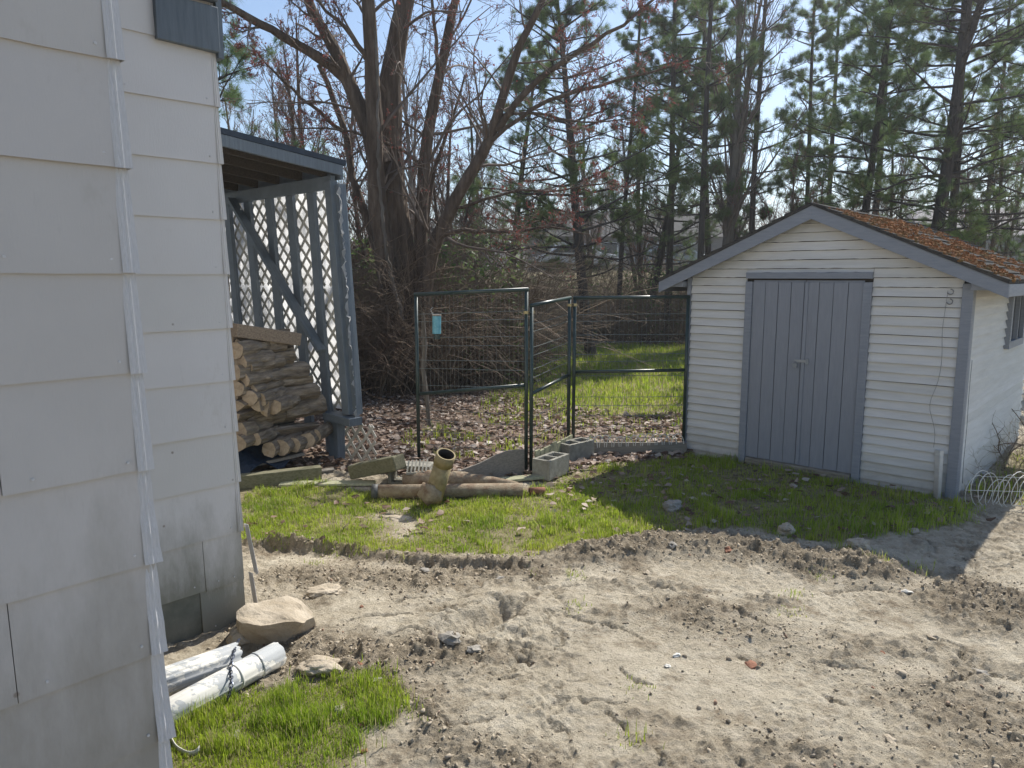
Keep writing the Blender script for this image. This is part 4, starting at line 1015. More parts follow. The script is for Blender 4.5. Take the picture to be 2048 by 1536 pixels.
b = MB(); b.ring_tube(c - u_ * .02, c + tilt * .085, .082, .069, 30, (0, 1)); b.build('mouth', [MAT['ochre_pipe'], MAT['black']], up_, True)
b = MB(); b.tube([a + Vector((-.08, -.05, -.03)), a + Vector((-.01, -.02, .03)), a + Vector((.01, 0, .09))], [.07, .10, .09], 18, jit=.13); b.build('saddle', MAT['clay'], up_, True)
pts = [G(808, 962, .08), G(835, 958, .10), G(880, 958, .10), G(925, 958, .09), G(960, 962, .07), G(1000, 966, .05), G(1035, 972, .035)]
rs = [.06, .085, .07, .075, .055, .05, .035]
pr = resample([list(p) + [r] for p, r in zip(pts, rs)], 24)
b = MB(); b.tube([Vector(q[:3]) for q in pr], [q[3] * R.uniform(.9, 1.1) for q in pr], 14, jit=.06)
tag(b.build('crusted_pipe', MAT['clay'], None, True), 'lumpy crusted pipe lying behind the clay pipe', 'pipe')
p = G(1058, 983, .03); b = MB(); b.ring_tube(p, p + Vector((.14, .02, 0)), .035, .028, 16, (0, 1)); tag(b.build('rusty_tube', [MAT['brick'], MAT['black']], None, True), 'short rusty tube at the right end of the clay pipe', 'pipe')

# ------------------------------------------------------------------ gutter pipes by the house corner
a, c = G(300, 1447, .075), G(556, 1308, .085); dd = (c - a).normalized()
g1 = long_pipe('downspout_pipe', 'front grey white pipe with peeling paint lying beside the house', a - dd * .35, c, .060, .054, [MAT['gutter'], MAT['stone_grey']], .004, 48)
for t_ in (.62, .80):
    q = a + (c - a) * t_; b = MB(); b.ring_tube(q, q + dd * .012, .0625, .058, 36, (0, 0)); b.build('joint_ring', MAT['gutter'], g1, True)
a, c = G(285, 1380, .085), G(476, 1312, .10); dd = (c - a).normalized()
g2 = long_pipe('downspout_pipe', 'rear pipe with flaking white paint lying against the house foot', a - dd * .35, c, .066, .058, [MAT['gutter'], MAT['stone_grey']], .008, 48)
path = [G(u, v, z) for u, v, z in ((478, 1278, .08), (468, 1300, .17), (463, 1325, .165), (459, 1342, .13), (462, 1350, .14), (463, 1364, .15), (461, 1385, .12), (452, 1405, .03))]
pr = resample([list(p) for p in path], 27)
t = thing('chain', 'dark twisted chain laid over the two pipes', 'chain', pr[0])
for i in range(26):
    p = Vector(pr[i]) - Vector(pr[0]); q = Vector(pr[i + 1]) - Vector(pr[0]); m_ = (p + q) / 2; u_ = (q - p).normalized(); s_ = u_.cross(Vector((0, -.6, .8))).normalized()
    if i % 2: s_ = (s_ + u_.cross(s_)).normalized()
    b = MB(); hl = (q - p).length * .72; b.tube([m_ + u_ * math.cos(g) * hl + s_ * math.sin(g) * .0085 for g in [TAU * j / 12 for j in range(12)]], .0026, 5, False, 0, True)
    b.build('link', MAT['chain'], t)
pts = [G(u, v, z) for u, v, z in ((322, 1440, .06), (336, 1452, .05), (340, 1478, .035), (352, 1500, .03), (375, 1513, .03), (392, 1512, .03), (398, 1500, .05))]
pr = resample([list(p) for p in pts], 22); vs = []
for q in pr: vs += [(q[0], q[1], q[2] - .004), (q[0] + .004, q[1] - .002, q[2] + .022)]
b = MB(); b.add(vs, [(2 * i, 2 * i + 1, 2 * i + 3, 2 * i + 2) for i in range(21)]); o = b.build('metal_strip', MAT['gutter'], None, True); s = o.modifiers.new('t', 'SOLIDIFY'); s.thickness = .003
tag(o, 'curled strip of metal trim lying in the near grass', 'strip')

# ------------------------------------------------------------------ stones
import bmesh
from mathutils import noise as mn
def stone(name, label, cat, loc, dims, rz, mat, seed, boxy=.3, sub=4, rough=.34, group=None, tilt=(0, 0)):
    bm = bmesh.new(); bmesh.ops.create_icosphere(bm, subdivisions=sub, radius=1)
    o3 = Vector((seed * 7.3, seed * 3.1, seed))
    for v in bm.verts:
        p = v.co.copy(); mx_ = max(abs(p.x), abs(p.y), abs(p.z)); q = p.lerp(p / mx_, boxy)
        q *= 1 + rough * mn.noise(p * 1.3 + o3) + rough * .5 * mn.noise(p * 3.1 + o3) + rough * .25 * mn.noise(p * 8 + o3)
        v.co = Vector((q.x * dims[0], q.y * dims[1], q.z * dims[2]))
    me = bpy.data.meshes.new(name); bm.to_mesh(me); bm.free(); me.materials.append(mat)
    if sub > 4: me.polygons.foreach_set('use_smooth', [True] * len(me.polygons))
    o = bpy.data.objects.new(name, me); link(o); o.location = loc; o.rotation_euler = (tilt[0], tilt[1], rz)
    return tag(o, label, cat, group)
p = G(545, 1262); b = MB()
def slab_rock():
    base = [(475, 1290), (560, 1300), (632, 1268), (640, 1235), (575, 1215), (480, 1240)]
    top = [(482, 1249), (600, 1247), (628, 1236), (577, 1190), (500, 1208), (470, 1228)]
    bm = bmesh.new(); n = 6
    vb = [bm.verts.new(G(u, v, -.04)) for u, v in base]; vt = [bm.verts.new(G(u, v, z)) for (u, v), z in zip(top, (.125, .12, .10, .15, .16, .14))]
    bm.faces.new(vt); bm.faces.new(vb[::-1])
    for i in range(n): bm.faces.new((vb[i], vb[(i + 1) % n], vt[(i + 1) % n], vt[i]))
    bmesh.ops.triangulate(bm, faces=bm.faces)
    bmesh.ops.subdivide_edges(bm, edges=bm.edges, cuts=1, use_grid_fill=True); bmesh.ops.smooth_vert(bm, verts=bm.verts, factor=.35)
    bmesh.ops.subdivide_edges(bm, edges=bm.edges, cuts=3, use_grid_fill=True)
    for v in bm.verts: v.co += v.co.normalized() * 0 + Vector((mn.noise(v.co * 9), mn.noise(v.co * 9 + Vector((5, 5, 5))), mn.noise(v.co * 9 + Vector((9, 1, 3))))) * .022 + Vector((0, 0, mn.noise(v.co * 25) * .007))
    bmesh.ops.recalc_face_normals(bm, faces=bm.faces)
    me = bpy.data.meshes.new('boulder'); bm.to_mesh(me); bm.free(); me.materials.append(MAT['stone'])
    o = bpy.data.objects.new('boulder', me); link(o); return tag(o, 'big flat topped sandstone boulder at the house corner', 'boulder')
slab_rock()
def at(u, v, dz=0): 
    p = G(u, v); return Vector((p.x, p.y, hz(p.x, p.y) + dz))
stone('rock', 'pale flat round stone at the edge of the near grass', 'stone', at(640, 1357, .008), (.10, .065, .035), .2, MAT['stone'], 2, .15)
stone('rock', 'small pale stone behind the rear pipe by the house', 'stone', at(478, 1282, .04), (.055, .05, .05), .7, MAT['stone'], 3, .4)
stone('rock', 'tan rock beside the shadow edge right of the dirt mound', 'stone', at(1716, 1108, .03), (.085, .06, .055), .5, MAT['stone'], 4, .35)
stone('rock', 'light rock half hidden in the shaded grass', 'stone', at(1345, 1018, .03), (.075, .06, .045), .3, MAT['stone_grey'], 5, .3)
stone('rock', 'rounded tan stone at the back of the bare dirt by the shadow', 'stone', at(1572, 1068, .03), (.07, .055, .045), 1.0, MAT['stone'], 6, .3)
stone('rock', 'flat bleached stone in the bald spot of the lawn', 'stone', at(795, 1034, .0), (.11, .06, .02), .1, MAT['stone'], 7, .2)
stone('rock', 'yellowish flat stone in the rubble behind the boulder', 'stone', at(648, 1187, .01), (.10, .06, .03), .4, MAT['stone'], 8, .3)
SM = [(1353, 1312, .022, 'white_stone', 'small white chip in the middle of the dirt'), (1335, 1335, .017, 'white_stone', 'flat white fragment just below the white chip'), 
      (1345, 1110, .04, 'stone_grey', 'grey stone on the crest of the dirt mound'), (1637, 1108, .035, 'stone_grey', 'grey stone left of the tan rock on the mound'), (1812, 1185, .03, 'white_stone', 'light stone in the dirt under the shadow tip'),
      (1802, 1345, .026, 'stone', 'long pale stone in the right dirt'), (1780, 1472, .035, 'stone', 'tan stone near the lower right dirt'), (1965, 1335, .04, 'stone_grey', 'dark round stone in the rough dirt at right'),
      (1500, 1330, .038, 'brick', 'flat rust brown shard in the middle dirt'), (1767, 1305, .02, 'brick', 'small red brick fragment in the right dirt'), (1457, 1118, .04, 'brick', 'reddish brick lump in the dirt mound'),
      (720, 1350, .018, 'brick', 'orange brick bit by the round stone'), (727, 1468, .022, 'brick', 'upper orange brick chunk at the near grass edge'), (728, 1518, .024, 'brick', 'lower orange brick chunk at the near grass edge'),
      (724, 1222, .014, 'brick', 'tiny orange crumb on the bare dirt behind the crack'), (885, 1140, .022, 'stone', 'yellow pebble under the sod edge'), (850, 1142, .03, 'stone_grey', 'flat grey pebble under the sod edge'),
      (1000, 1165, .03, 'stone_grey', 'grey stone at the trench end'), (930, 1470, .03, 'white_stone', 'pale stone in the rough dirt beside the near grass'), (755, 1378, .025, 'stone_grey', 'whitish stone standing in the near grass'),
      (470, 1490, .03, 'stone_grey', 'grey stone in the near grass'), (676, 1440, .035, 'stone_grey', 'dark stone at the near bare patch'), (900, 1305, .06, 'stone_grey', 'lumpy grey clod stone below the pit'),
      (950, 1320, .04, 'stone_grey', 'grey lump right below the pit'), (1865, 1270, .03, 'stone', 'flat tan stone by the right rough dirt'), (1295, 1155, .03, 'stone', 'tan pebble at the near foot of the mound')]
for k, (u, v, s, mt, lb) in enumerate(SM):
    stone('brick_fragment' if mt == 'brick' else 'pebble', lb, 'brick piece' if mt == 'brick' else 'stone', at(u, v, s * .12), (s, s * R.uniform(.55, .8), s * R.uniform(.3, .5)), R.uniform(0, 3), MAT[mt], 20 + k, .35, 2, .7, 'stones scattered in the dirt')

# ------------------------------------------------------------------ the shed
SW, SDp, SZ = 2.57, 3.15, 1.86
shed = thing('shed', 'small white clapboard shed with grey double doors and mossy roof', 'shed', SH, ANG)
SLP = .445; PEAK = 2.56
def roof_z(x): return PEAK - SLP * abs(x - SW / 2)
bz = -.06
b = MB(); b.prism([(0.02, bz), (SW - .02, bz), (SW - .02, SZ - .05), (SW / 2, roof_z(SW / 2) - .17), (.02, SZ - .05)], .02, SDp - .02); b.build('wall', MAT['dark_wood'], shed)
DX0, DX1, DZ1 = .64, 1.815, 1.925
EX = .083
def board(xa, xb, z0, z1, mat=None, side=False, clipz=True):
    """bevelled clapboard on the front (-y) or right side (+x)"""
    b = MB(); n = max(2, int((xb - xa) / (.05 if z1 > SZ and not side else .25))) ; vs = []
    for i in range(n + 1):
        t = i / n; x = xa + (xb - xa) * t; j = R.uniform(-.0025, .0025)
        for (o, z) in ((.027 + R.uniform(-.002, .002), z0 + j), (.004, z1), (-.003, z1), (-.003, z0 + j)):
            zz = min(z, roof_z(x) - .10) if not side else z
            vs.append((x, -o, zz) if not side else (SW + o, x, zz))
    b.add(vs, [(4 * i + k, 4 * i + (k + 1) % 4, 4 * i + 4 + (k + 1) % 4, 4 * i + 4 + k) for i in range(n) for k in range(4)] + [(0, 1, 2, 3), (4 * n, 4 * n + 1, 4 * n + 2, 4 * n + 3)])
    return b.build('siding_board', mat or MAT['shed_white'], shed)
z = -.02
k = 0
while z < 2.42:
    z1 = z + EX - .005 + R.uniform(-.0015, .0015)
    half = min(SW / 2 - .03, (PEAK - .10 - z) / SLP)
    xa, xb = SW / 2 - half, SW / 2 + half
    xa = max(xa, .035); xb = min(xb, SW - .050)
    if z < DZ1 + .009:
        board(xa, DX0 - .002, z, z1); board(DX1 + .002, xb, z, z1)
        if z1 > DZ1 + .012: board(DX0 + .001, DX1 - .001, DZ1 + .010, z1)
    else:
        board(xa, xb, z, z1)
    z += EX; k += 1
z = -.02
while z < SZ - .12:
    wz0, wz1 = 1.24, 1.70
    if z + EX > wz0 and z < wz1: board(.06, 1.71, z, z + EX - .004, None, True); board(2.47, SDp, z, z + EX - .004, None, True)
    else: board(.06, SDp, z, z + EX - .004, None, True)
    z += EX
b = MB(); b.box((SW + .012, 2.09, 1.47), (.02, .76, .46)); wn = b.build('window', MAT['glass'], shed)
for (cy, cz, dy, dz) in ((2.09, 1.725, .86, .05), (2.09, 1.215, .86, .07), (1.70, 1.47, .07, .45), (2.48, 1.47, .07, .45), (2.09, 1.47, .025, .45)):
    b = MB(); b.box((SW + .034, cy, cz), (.05, dy, dz)); b.build('frame', MAT['shed_trim'], wn)
# corner boards
b = MB(); b.box((SW - .012, -.032, .89), (.083, .022, 1.90), None, .002); b.build('corner_board', MAT['shed_trim'], shed, bevel=.003)
b = MB(); b.box((SW + .0185, .026, .89), (.022, .088, 1.90), None, .002); b.build('corner_board', MAT['shed_trim'], shed, bevel=.003)
b = MB(); b.box((.012, -.018, .92), (.04, .03, 1.92), None, .002); b.build('corner_board', MAT['shed_trim'], shed, bevel=.003)
b = MB(); b.box((SW / 2, -.012, -.05), (SW - .02, .05, .07), None, .006); b.build('sill_board', MAT['sill_wood'], shed, bevel=.006)
# door frame and leaves
b = MB(); b.box(((DX0 + DX1) / 2, -.030, DZ1 - .02), (DX1 - DX0 + .0, .035, .058), None, .001); b.build('door_head', MAT['shed_trim'], shed, bevel=.002)
for xx in (DX0 + .035, DX1 - .035):
    b = MB(); b.box((xx, -.030, .93), (.07, .033, 1.83), None, .002); b.build('door_jamb', MAT['shed_trim'], shed, bevel=.002)
b = MB(); b.box(((DX0 + DX1) / 2, -.035, .042), (DX1 - DX0 - .15, .05, .08), None, .006); b.build('door_sill', MAT['sill_wood'], shed, bevel=.006)
mid_ = (DX0 + DX1) / 2 - .005
for side, (xa, xb) in enumerate(((DX0 + .072, mid_ - .003), (mid_ + .003, DX1 - .072))):
    b = MB(); b.box(((xa + xb) / 2, -.006, .97), (xb - xa, .012, 1.78)); lf = b.build('door', MAT['shed_door'], shed)
    npl = 4; pw = (xb - xa) / npl
    for i in range(npl):
        b = MB(); b.box((xa + pw * (i + .5), -.021 - R.uniform(0, .002), .965 + R.uniform(-.003, .003)), (pw - .005, .018, 1.755), None, .0012); b.build('plank', MAT['shed_door'], lf, bevel=.002)
    if side == 1:
        b = MB(); b.box((mid_ + .02, -.038, .965), (.035, .014, 1.75), None, .001); b.build('batten', MAT['shed_door'], lf, bevel=.002)
        b = MB(); b.box((mid_ + .0, -.049, 1.10), (.12, .006, .03)); b.box((mid_ + .06, -.047, 1.10), (.03, .006, .055)); b.build('hasp', MAT['steel'], lf, bevel=.002)
        b = MB(); b.tube([(mid_ - .045 + math.cos(g) * .013, -.058, 1.075 + math.sin(g) * .018) for g in [math.pi * j / 8 for j in range(9)]], .0035, 6)
        b.box((mid_ - .045, -.058, 1.055), (.04, .018, .036)); b.build('padlock', MAT['steel'], lf, bevel=.003)
# roof slopes, rakes, eave
OV, FO = .285, .15
for sgn, nm in ((-1, 0), (1, 1)):
    xe = SW / 2 + sgn * (SW / 2 + OV); ze = roof_z(xe)
    b = MB(); th_ = .022
    pts = [(SW / 2, PEAK), (xe, ze), (xe, ze - th_), (SW / 2, PEAK - th_)]
    b.prism(pts, -FO - .012, SDp + .15); rf = b.build('roof_slope', MAT['roofing'], shed)
    Ls = math.hypot(xe - SW / 2, PEAK - ze); rows = 13; ux = (xe - SW / 2) / Ls; uz = (ze - PEAK) / Ls
    nrmx, nrmz = (-uz * sgn, abs(ux))
    for r_ in range(rows):
        s0 = Ls * r_ / rows - (0 if r_ == 0 else .01); s1 = Ls * (r_ + 1) / rows
        for q in range(4):
            ya = -FO - .02 + (SDp + .32) * q / 4 + .003; yb = -FO - .02 + (SDp + .32) * (q + 1) / 4 - .003
            b = MB(); h0, h1 = .002, .012 + R.uniform(0, .004)
            P_ = [(SW / 2 + ux * s0 + nrmx * h0, PEAK + uz * s0 + nrmz * h0), (SW / 2 + ux * s1 + nrmx * h1, PEAK + uz * s1 + nrmz * h1), (SW / 2 + ux * s1 + nrmx * .001, PEAK + uz * s1 + nrmz * .001), (SW / 2 + ux * s0 + nrmx * .0005, PEAK + uz * s0 + nrmz * .0005)]
            b.prism(P_, ya, yb); b.build('shingle', MAT['roofing'], rf)
    # rake boards front and back
    for yy in (-FO, SDp + .12):
        b = MB(); t0, t1 = .024, .135
        b.prism([(SW / 2, PEAK - t0), (xe, ze - t0), (xe, ze - t1), (SW / 2, PEAK - t1 - .01)], yy, yy + .022); b.build('rake_board', MAT['shed_trim'], shed, bevel=.002)
    b = MB(); b.box((xe - sgn * .012, (SDp) / 2, ze - .075), (.022, SDp + .22, .10)); b.build('eave_board', MAT['shed_trim'], shed, bevel=.002)
    b = MB(); b.box((xe - sgn * (OV * .55), -.06, ze + .03 - .075), (.22, .10, .06)); b.build('eave_block', MAT['shed_trim'], shed, bevel=.003)
# moss on the right slope
n = 8500; sl_ = rng.uniform(.06, 1, n) ** .9; yy = rng.uniform(0, 1, n) ** .75 * (SDp + .15) - FO - .0
keep = rng.uniform(size=n) < sstep(-.35, .25, fbm(sl_ * 5, yy * 3, 3, 7)) * (1 - .85 * sstep(1.5, 2.6, yy)) * (.35 + .65 * sstep(.0, .35, sl_))
sl_, yy = sl_[keep], yy[keep]; n = len(yy); iv, jf = ico()
xe = SW + OV; xm = SW / 2 + (SW / 2 + OV) * sl_; zm = PEAK - SLP * (xm - SW / 2)
s_ = rng.uniform(.008, .036, n) * (.5 + 1.0 * rng.uniform(size=n) ** 3)
# each moss cushion: many short spikes
K = 26; dirs = nrm(rng.normal(size=(n, K, 3)) + np.array([0.35, 0, .9])); base_ = np.stack([xm, yy, zm + .005], 1)
V1 = base_[:, None] + dirs * (s_ * .75)[:, None, None]; sp_ = nrm(np.cross(dirs, rng.normal(size=(n, K, 3)))) * (s_ * .2)[:, None, None]; V2 = V1 - dirs * (s_ * .45)[:, None, None]
tri = np.stack([V1 + dirs * (s_ * .25)[:, None, None], V2 + sp_, V2 - sp_], 2).reshape(-1, 3)
icV = (iv[None] * rng.uniform(.8, 1.15, (n, 12, 1)) * np.stack([s_, s_, s_ * .62], 1)[:, None, :] + base_[:, None]).reshape(-1, 3)
Vm = np.concatenate([tri, icV]); Fm = np.concatenate([np.arange(len(tri)).reshape(-1, 3), (jf[None] + (np.arange(n) * 12)[:, None, None]).reshape(-1, 3) + len(tri)])
tag(np_obj('moss', Vm, Fm, MAT['moss'], shed), 'rusty orange moss cushions on the right roof slope', kind='stuff')
# small things on the shed
o = wbar('white_stake', 'white stick leaning against the right front corner of the shed', 'stake', W(SH, 2.475, -.10, -.05), W(SH, 2.45, -.045, .43), .075, .03, MAT['shed_white'], up=(1, 0, 0))
b = MB(); pts = [W(SH, x, -.03, z) for x, z in ((2.41, 1.78), (2.40, 1.60), (2.39, 1.45), (2.41, 1.2), (2.395, 1.0), (2.33, .80), (2.36, .72), (2.40, .6), (2.41, .5), (2.40, .44))]
pr = resample([list(p) for p in pts], 26); b.tube([Vector(q) for q in pr], .0018, 5); tag(b.build('twine', MAT['dark_cord']), 'thin dark cord hanging down the shed siding beside the corner', 'cord')
for zz in (1.77, 1.69):
    b = MB(); b.tube([W(SH, 2.43 + math.sin(g) * .022, -.035, zz + math.cos(g) * .022) for g in [TAU * j / 10 * .8 for j in range(10)]], .005, 6)
    tag(b.build('screw_hook', MAT['dark_cord']), 'upper dark hook at the top right of the shed front' if zz > 1.72 else 'lower dark hook with the cord tied to it on the shed front', 'hook', 'hooks on the shed')
b = MB(); pts = [W(SH, SW + .035, y, z) for y, z in ((.10, 1.2), (.09, .9), (.14, .6), (.12, .3), (.16, .12))]
pr = resample([list(p) for p in pts], 16); b.tube([Vector(q) for q in pr], .0025, 5); tag(b.build('twine', MAT['dark_cord']), 'thin cord hanging round the corner on the shed side wall', 'cord')
# roll of white wire edging
t = thing('wire_roll', 'loose roll of white wire edging lying at the right side of the shed', 'wire roll', W(SH, 3.0, .35, .0), ANG)
for i in range(15):
    b = MB(); x0 = -.34 + .055 * i; rr = .135 + .02 * math.sin(i * 1.3); c0 = Vector((x0 * .75, -.25 + .55 * x0, rr + .0)); lean_ = R.uniform(-.3, .3)
    b.tube([c0 + Vector((math.cos(g) * rr * .35 + lean_ * math.sin(g) * .06, math.cos(g) * rr * .9, math.sin(g) * rr)) for g in [TAU * j / 18 for j in range(18)]], .0032, 5, False, 0, True)
    b.build('hoop', MAT['white_wire'], t)
for s_2 in range(3):
    b = MB(); g = 1.0 + s_2 * 2.0
    b.tube([Vector(((-.34 + .055 * i) * .75 + math.cos(g) * .05, -.25 + .55 * (-.34 + .055 * i) + math.cos(g) * .12, .14 + math.sin(g) * .13)) for i in range(15)], .0028, 5); b.build('wire', MAT['white_wire'], t)

# ------------------------------------------------------------------ far land, houses, cars
xs2 = np.linspace(-500, 500, 90); ys2 = np.array([150, 170, 200, 240, 290, 350.])
Xa, Ya = np.meshgrid(xs2, ys2); hh = 2 + sstep(150, 260, Ya) * (13 + 5 * fbm(Xa * .008, Ya * .008, 3, 1)) + fbm(Xa * .06, Ya * .06, 3, 2) * 1.5
ii2 = np.arange(Xa.size).reshape(Xa.shape)
tag(np_obj('hills', np.stack([Xa.ravel(), Ya.ravel(), hh.ravel()], 1), np.stack([ii2[:-1, :-1], ii2[:-1, 1:], ii2[1:, 1:], ii2[1:, :-1]], -1).reshape(-1, 4), MAT['hill'], None, True), kind='structure')
def far_house(loc, rz, L, D, h, rise, wall, roof, label):
    t = thing('house', label, 'house', loc, rz)
    b = MB(); b.prism([(-L / 2, -.5), (L / 2, -.5), (L / 2, h), (-L / 2, h)], -D / 2, D / 2); b.build('wall', wall, t)
    b = MB(); o = .4
    b.add([(-L / 2 - o, -D / 2 - o, h - .1), (L / 2 + o, -D / 2 - o, h - .1), (L / 2 + o, 0, h + rise), (-L / 2 - o, 0, h + rise), (-L / 2 - o, D / 2 + o, h - .1), (L / 2 + o, D / 2 + o, h - .1)],
          [(0, 1, 2, 3), (3, 2, 5, 4), (0, 3, 4), (1, 5, 2), (0, 4, 5, 1)]); rf = b.build('roof', roof, t)
    b = MB(); b.box((L * .22, .3, h + rise), (.7, .6, 1.1)); b.build('chimney', MAT['brick'], rf)
    for i in range(4):
        x = -L / 2 + L * (i + .6) / 4.4; b = MB(); b.box((x, -D / 2 - .02, h * .58), (1.2, .08, 1.1)); w_ = b.build('window', MAT['car_white'], t)
        b = MB(); b.box((x, -D / 2 - .07, h * .58), (1.0, .03, .9)); b.build('pane', MAT['glass'], w_)
    b = MB(); b.box((L * .06, -D / 2 - .02, 1.0), (.95, .08, 2.0)); b.build('door', MAT['far_roof'], t)
p = Y(1250, 540, 52); far_house((p.x, p.y, 2.1), .05, 13, 7, 2.4, 1.7, MAT['far_wall'], MAT['far_roof'], 'low grey house seen through the trees beyond the kennel')
p = Y(2010, 540, 60); far_house((p.x, p.y, 2.4), -.25, 14, 8, 2.6, 2.2, MAT['far_wall'], MAT['pale_roof'], 'house with pale roof far behind the mossy shed roof')
def car(loc, rz, paint, label):
    t = thing('parked_car', label, 'car', loc, rz, 'cars parked by the far house')
    side = [(-2.2, .35), (-2.25, .75), (-1.6, .92), (-1.0, 1.42), (.55, 1.45), (1.25, .98), (2.1, .85), (2.25, .55), (2.2, .35)]
    b = MB(); b.prism(side, -.85, .85); b.build('body', paint, t, bevel=.05)
    b = MB(); b.prism([(-1.42, .96), (-.93, 1.36), (.48, 1.38), (1.05, .98)], -.862, .862); b.build('window', MAT['glass'], t)
    for x in (-1.35, 1.4):
        for y in (-.78, .78):
            b = MB(); b.tube([(x, y - .1, .33), (x, y + .1, .33)], .33, 18); wv = b.build('wheel', MAT['tyre'], t)
            b = MB(); b.tube([(x, y - .11, .33), (x, y + .11, .33)], .18, 14); b.build('rim', MAT['steel'], wv)
    for y in (-.6, .6):
        b = MB(); b.box((2.21, y, .66), (.08, .34, .14)); b.build('headlight', MAT['car_white'], t)
for (u, yd, pt, lb, rz) in ((1150, 41, 'car_white', 'white car parked beyond the trees left of the leaning pine', .1), (1345, 42, 'car_grey', 'pale blue car parked beyond the trees near the shed roof', .0)):
    p = Y(u, 545, yd); car((p.x, p.y, hz(p.x, p.y)), rz, MAT[pt], lb)

# ------------------------------------------------------------------ big maple with several stems
rt = np.random.default_rng(21)
def limb(pts, w0, w1, n=16, jit=.012):
    """pts: (u, v, depth); widths in picture px at both ends"""
    q = [list(Y(u, v, yy)) for u, v, yy in pts]; P = resample(q, n, rt, jit)
    r = np.linspace(w0, w1, n) / F_PX * P[:, 1] / 2 * (.80 if w0 > 20 else .9)
    return P, r
LB = [limb([(850, 800, 11.9), (815, 700, 11.9), (785, 600, 11.8), (765, 500, 11.7), (752, 380, 11.6), (748, 250, 11.5), (742, 120, 11.4), (735, -20, 11.3), (725, -250, 11.2), (700, -520, 11.1)], 60, 14, 22),
      limb([(850, 800, 12.1), (835, 690, 12.2), (808, 560, 12.2), (790, 430, 12.2), (778, 300, 12.1), (775, 180, 12.1), (800, 60, 12.1), (825, -60, 12.1), (850, -260, 12.1), (890, -480, 12)], 95, 12, 22),
      limb([(762, 330, 11.7), (728, 235, 11.7), (700, 160, 11.7), (650, 70, 11.6), (612, -10, 11.6), (560, -150, 11.5)], 46, 12, 16),
      limb([(700, 165, 11.7), (640, 115, 11.5), (570, 75, 11.2), (500, 35, 11.0), (430, 0, 10.7), (330, -60, 10.4)], 30, 10, 16),
      limb([(855, 790, 12.0), (838, 640, 12.1), (842, 500, 12.1), (846, 350, 12.2), (868, 200, 12.2), (893, 90, 12.3), (912, 0, 12.3), (950, -160, 12.4), (1000, -330, 12.5)], 44, 9, 20),
      limb([(850, 760, 11.9), (842, 620, 11.8), (862, 490, 11.7), (900, 420, 11.6), (958, 330, 11.5), (998, 250, 11.4), (1008, 170, 11.3), (1025, 108, 11.3), (1062, 48, 11.2), (1095, -20, 11.2), (1150, -150, 11)], 46, 9, 22),
      limb([(995, 262, 11.4), (1040, 190, 11.2), (1100, 140, 11.0), (1180, 90, 10.8), (1260, 40, 10.6), (1330, -20, 10.4)], 17, 5, 14),
      limb([(985, 280, 11.4), (1060, 215, 11.2), (1160, 180, 11.0), (1280, 150, 10.9), (1410, 112, 10.8)], 11, 3, 14),
      limb([(800, 610, 12.3), (745, 470, 12.5), (706, 360, 12.6), (690, 270, 12.7), (660, 170, 12.8), (638, 130, 12.8)], 26, 12, 14),
      limb([(690, 265, 12.7), (660, 240, 12.5), (600, 190, 12.2), (560, 160, 12.0), (500, 90, 11.8)], 10, 3, 12),
      limb([(870, 478, 11.7), (930, 455, 11.4), (1000, 470, 11.2), (1090, 450, 11.0), (1180, 470, 10.8)], 11, 3, 14),
      limb([(905, 415, 11.6), (960, 405, 11.3), (1040, 375, 11.1), (1120, 385, 10.9), (1230, 360, 10.8)], 8, 2.5, 14),
      limb([(1003, 230, 11.4), (1090, 225, 11.1), (1170, 250, 10.9), (1270, 235, 10.7)], 7, 2.5, 12),
      limb([(860, 270, 12.2), (880, 170, 12), (870, 60, 11.9), (860, -40, 11.8)], 12, 5, 12),
      limb([(845, 330, 12.1), (790, 290, 11.9), (740, 270, 11.6), (640, 255, 11.3), (560, 260, 11.1)], 8, 2.5, 12),
      limb([(835, 560, 12.1), (850, 470, 12.3), (868, 330, 12.5), (905, 240, 12.6), (930, 150, 12.7)], 14, 4, 12),
      limb([(742, 130, 11.4), (700, 60, 11.2), (640, 10, 11.0), (560, -60, 10.9)], 12, 4, 12)]
base = G(838, 790); base = Vector((LB[0][0][0][0], LB[0][0][0][1], 0)); bz_ = hz(base.x, base.y)
mp = thing('maple_tree', 'big many stemmed bare maple with reddish buds behind the tall kennel panel', 'tree', (0, 0, 0))
for k, (P, r) in enumerate(LB):
    k_ = 14 if r[0] > .1 else 8
    if r[0] > .1:
        r = r.copy(); r[:3] *= np.array([1.2, 1.1, 1.0])
    V, Fk = tubes(P[None], r[None], k_)
    nz_ = nrm(V - np.repeat(P, k_, axis=0)); am = np.repeat(r, k_) * .10
    V = V + nz_ * (am * vnoise(V[:, 0] * 14 + V[:, 1] * 9, V[:, 2] * 3.1, 5))[:, None]
    np_obj('trunk' if r[0] > .12 else 'limb', V, Fk, MAT['maple_bark'], mp, True)
thick = [(P, r) for P, r in LB]
Pm = np.stack([resample(np.c_[P, r], 12) for P, r in thick]); Pr, Rr_ = Pm[:, :, :3], Pm[:, :, 3]
A1, a1 = spawn(rt, Pr, np.minimum(Rr_, .09), 15, .30, 1, 58, .30, .30, 8, .15, .06)
A2, a2 = spawn(rt, A1, a1, 7, .15, 1, 46, .5, .55, 6, .15, .10)
A3, a3 = spawn(rt, A2, a2, 5, .15, 1, 40, .55, .6, 5, .17, .08)
mn_r = .0032
parts_ = [tubes(A1, np.maximum(a1, mn_r), 5), tubes(A2, np.maximum(a2, mn_r), 4), tubes(A3, np.maximum(a3, mn_r * .8), 3)]
V, Fk = join(parts_); o = np_obj('twigs', V, Fk, MAT['twig'], mp); tag(o, kind='stuff')
sel = rt.uniform(size=len(A3)) < .8
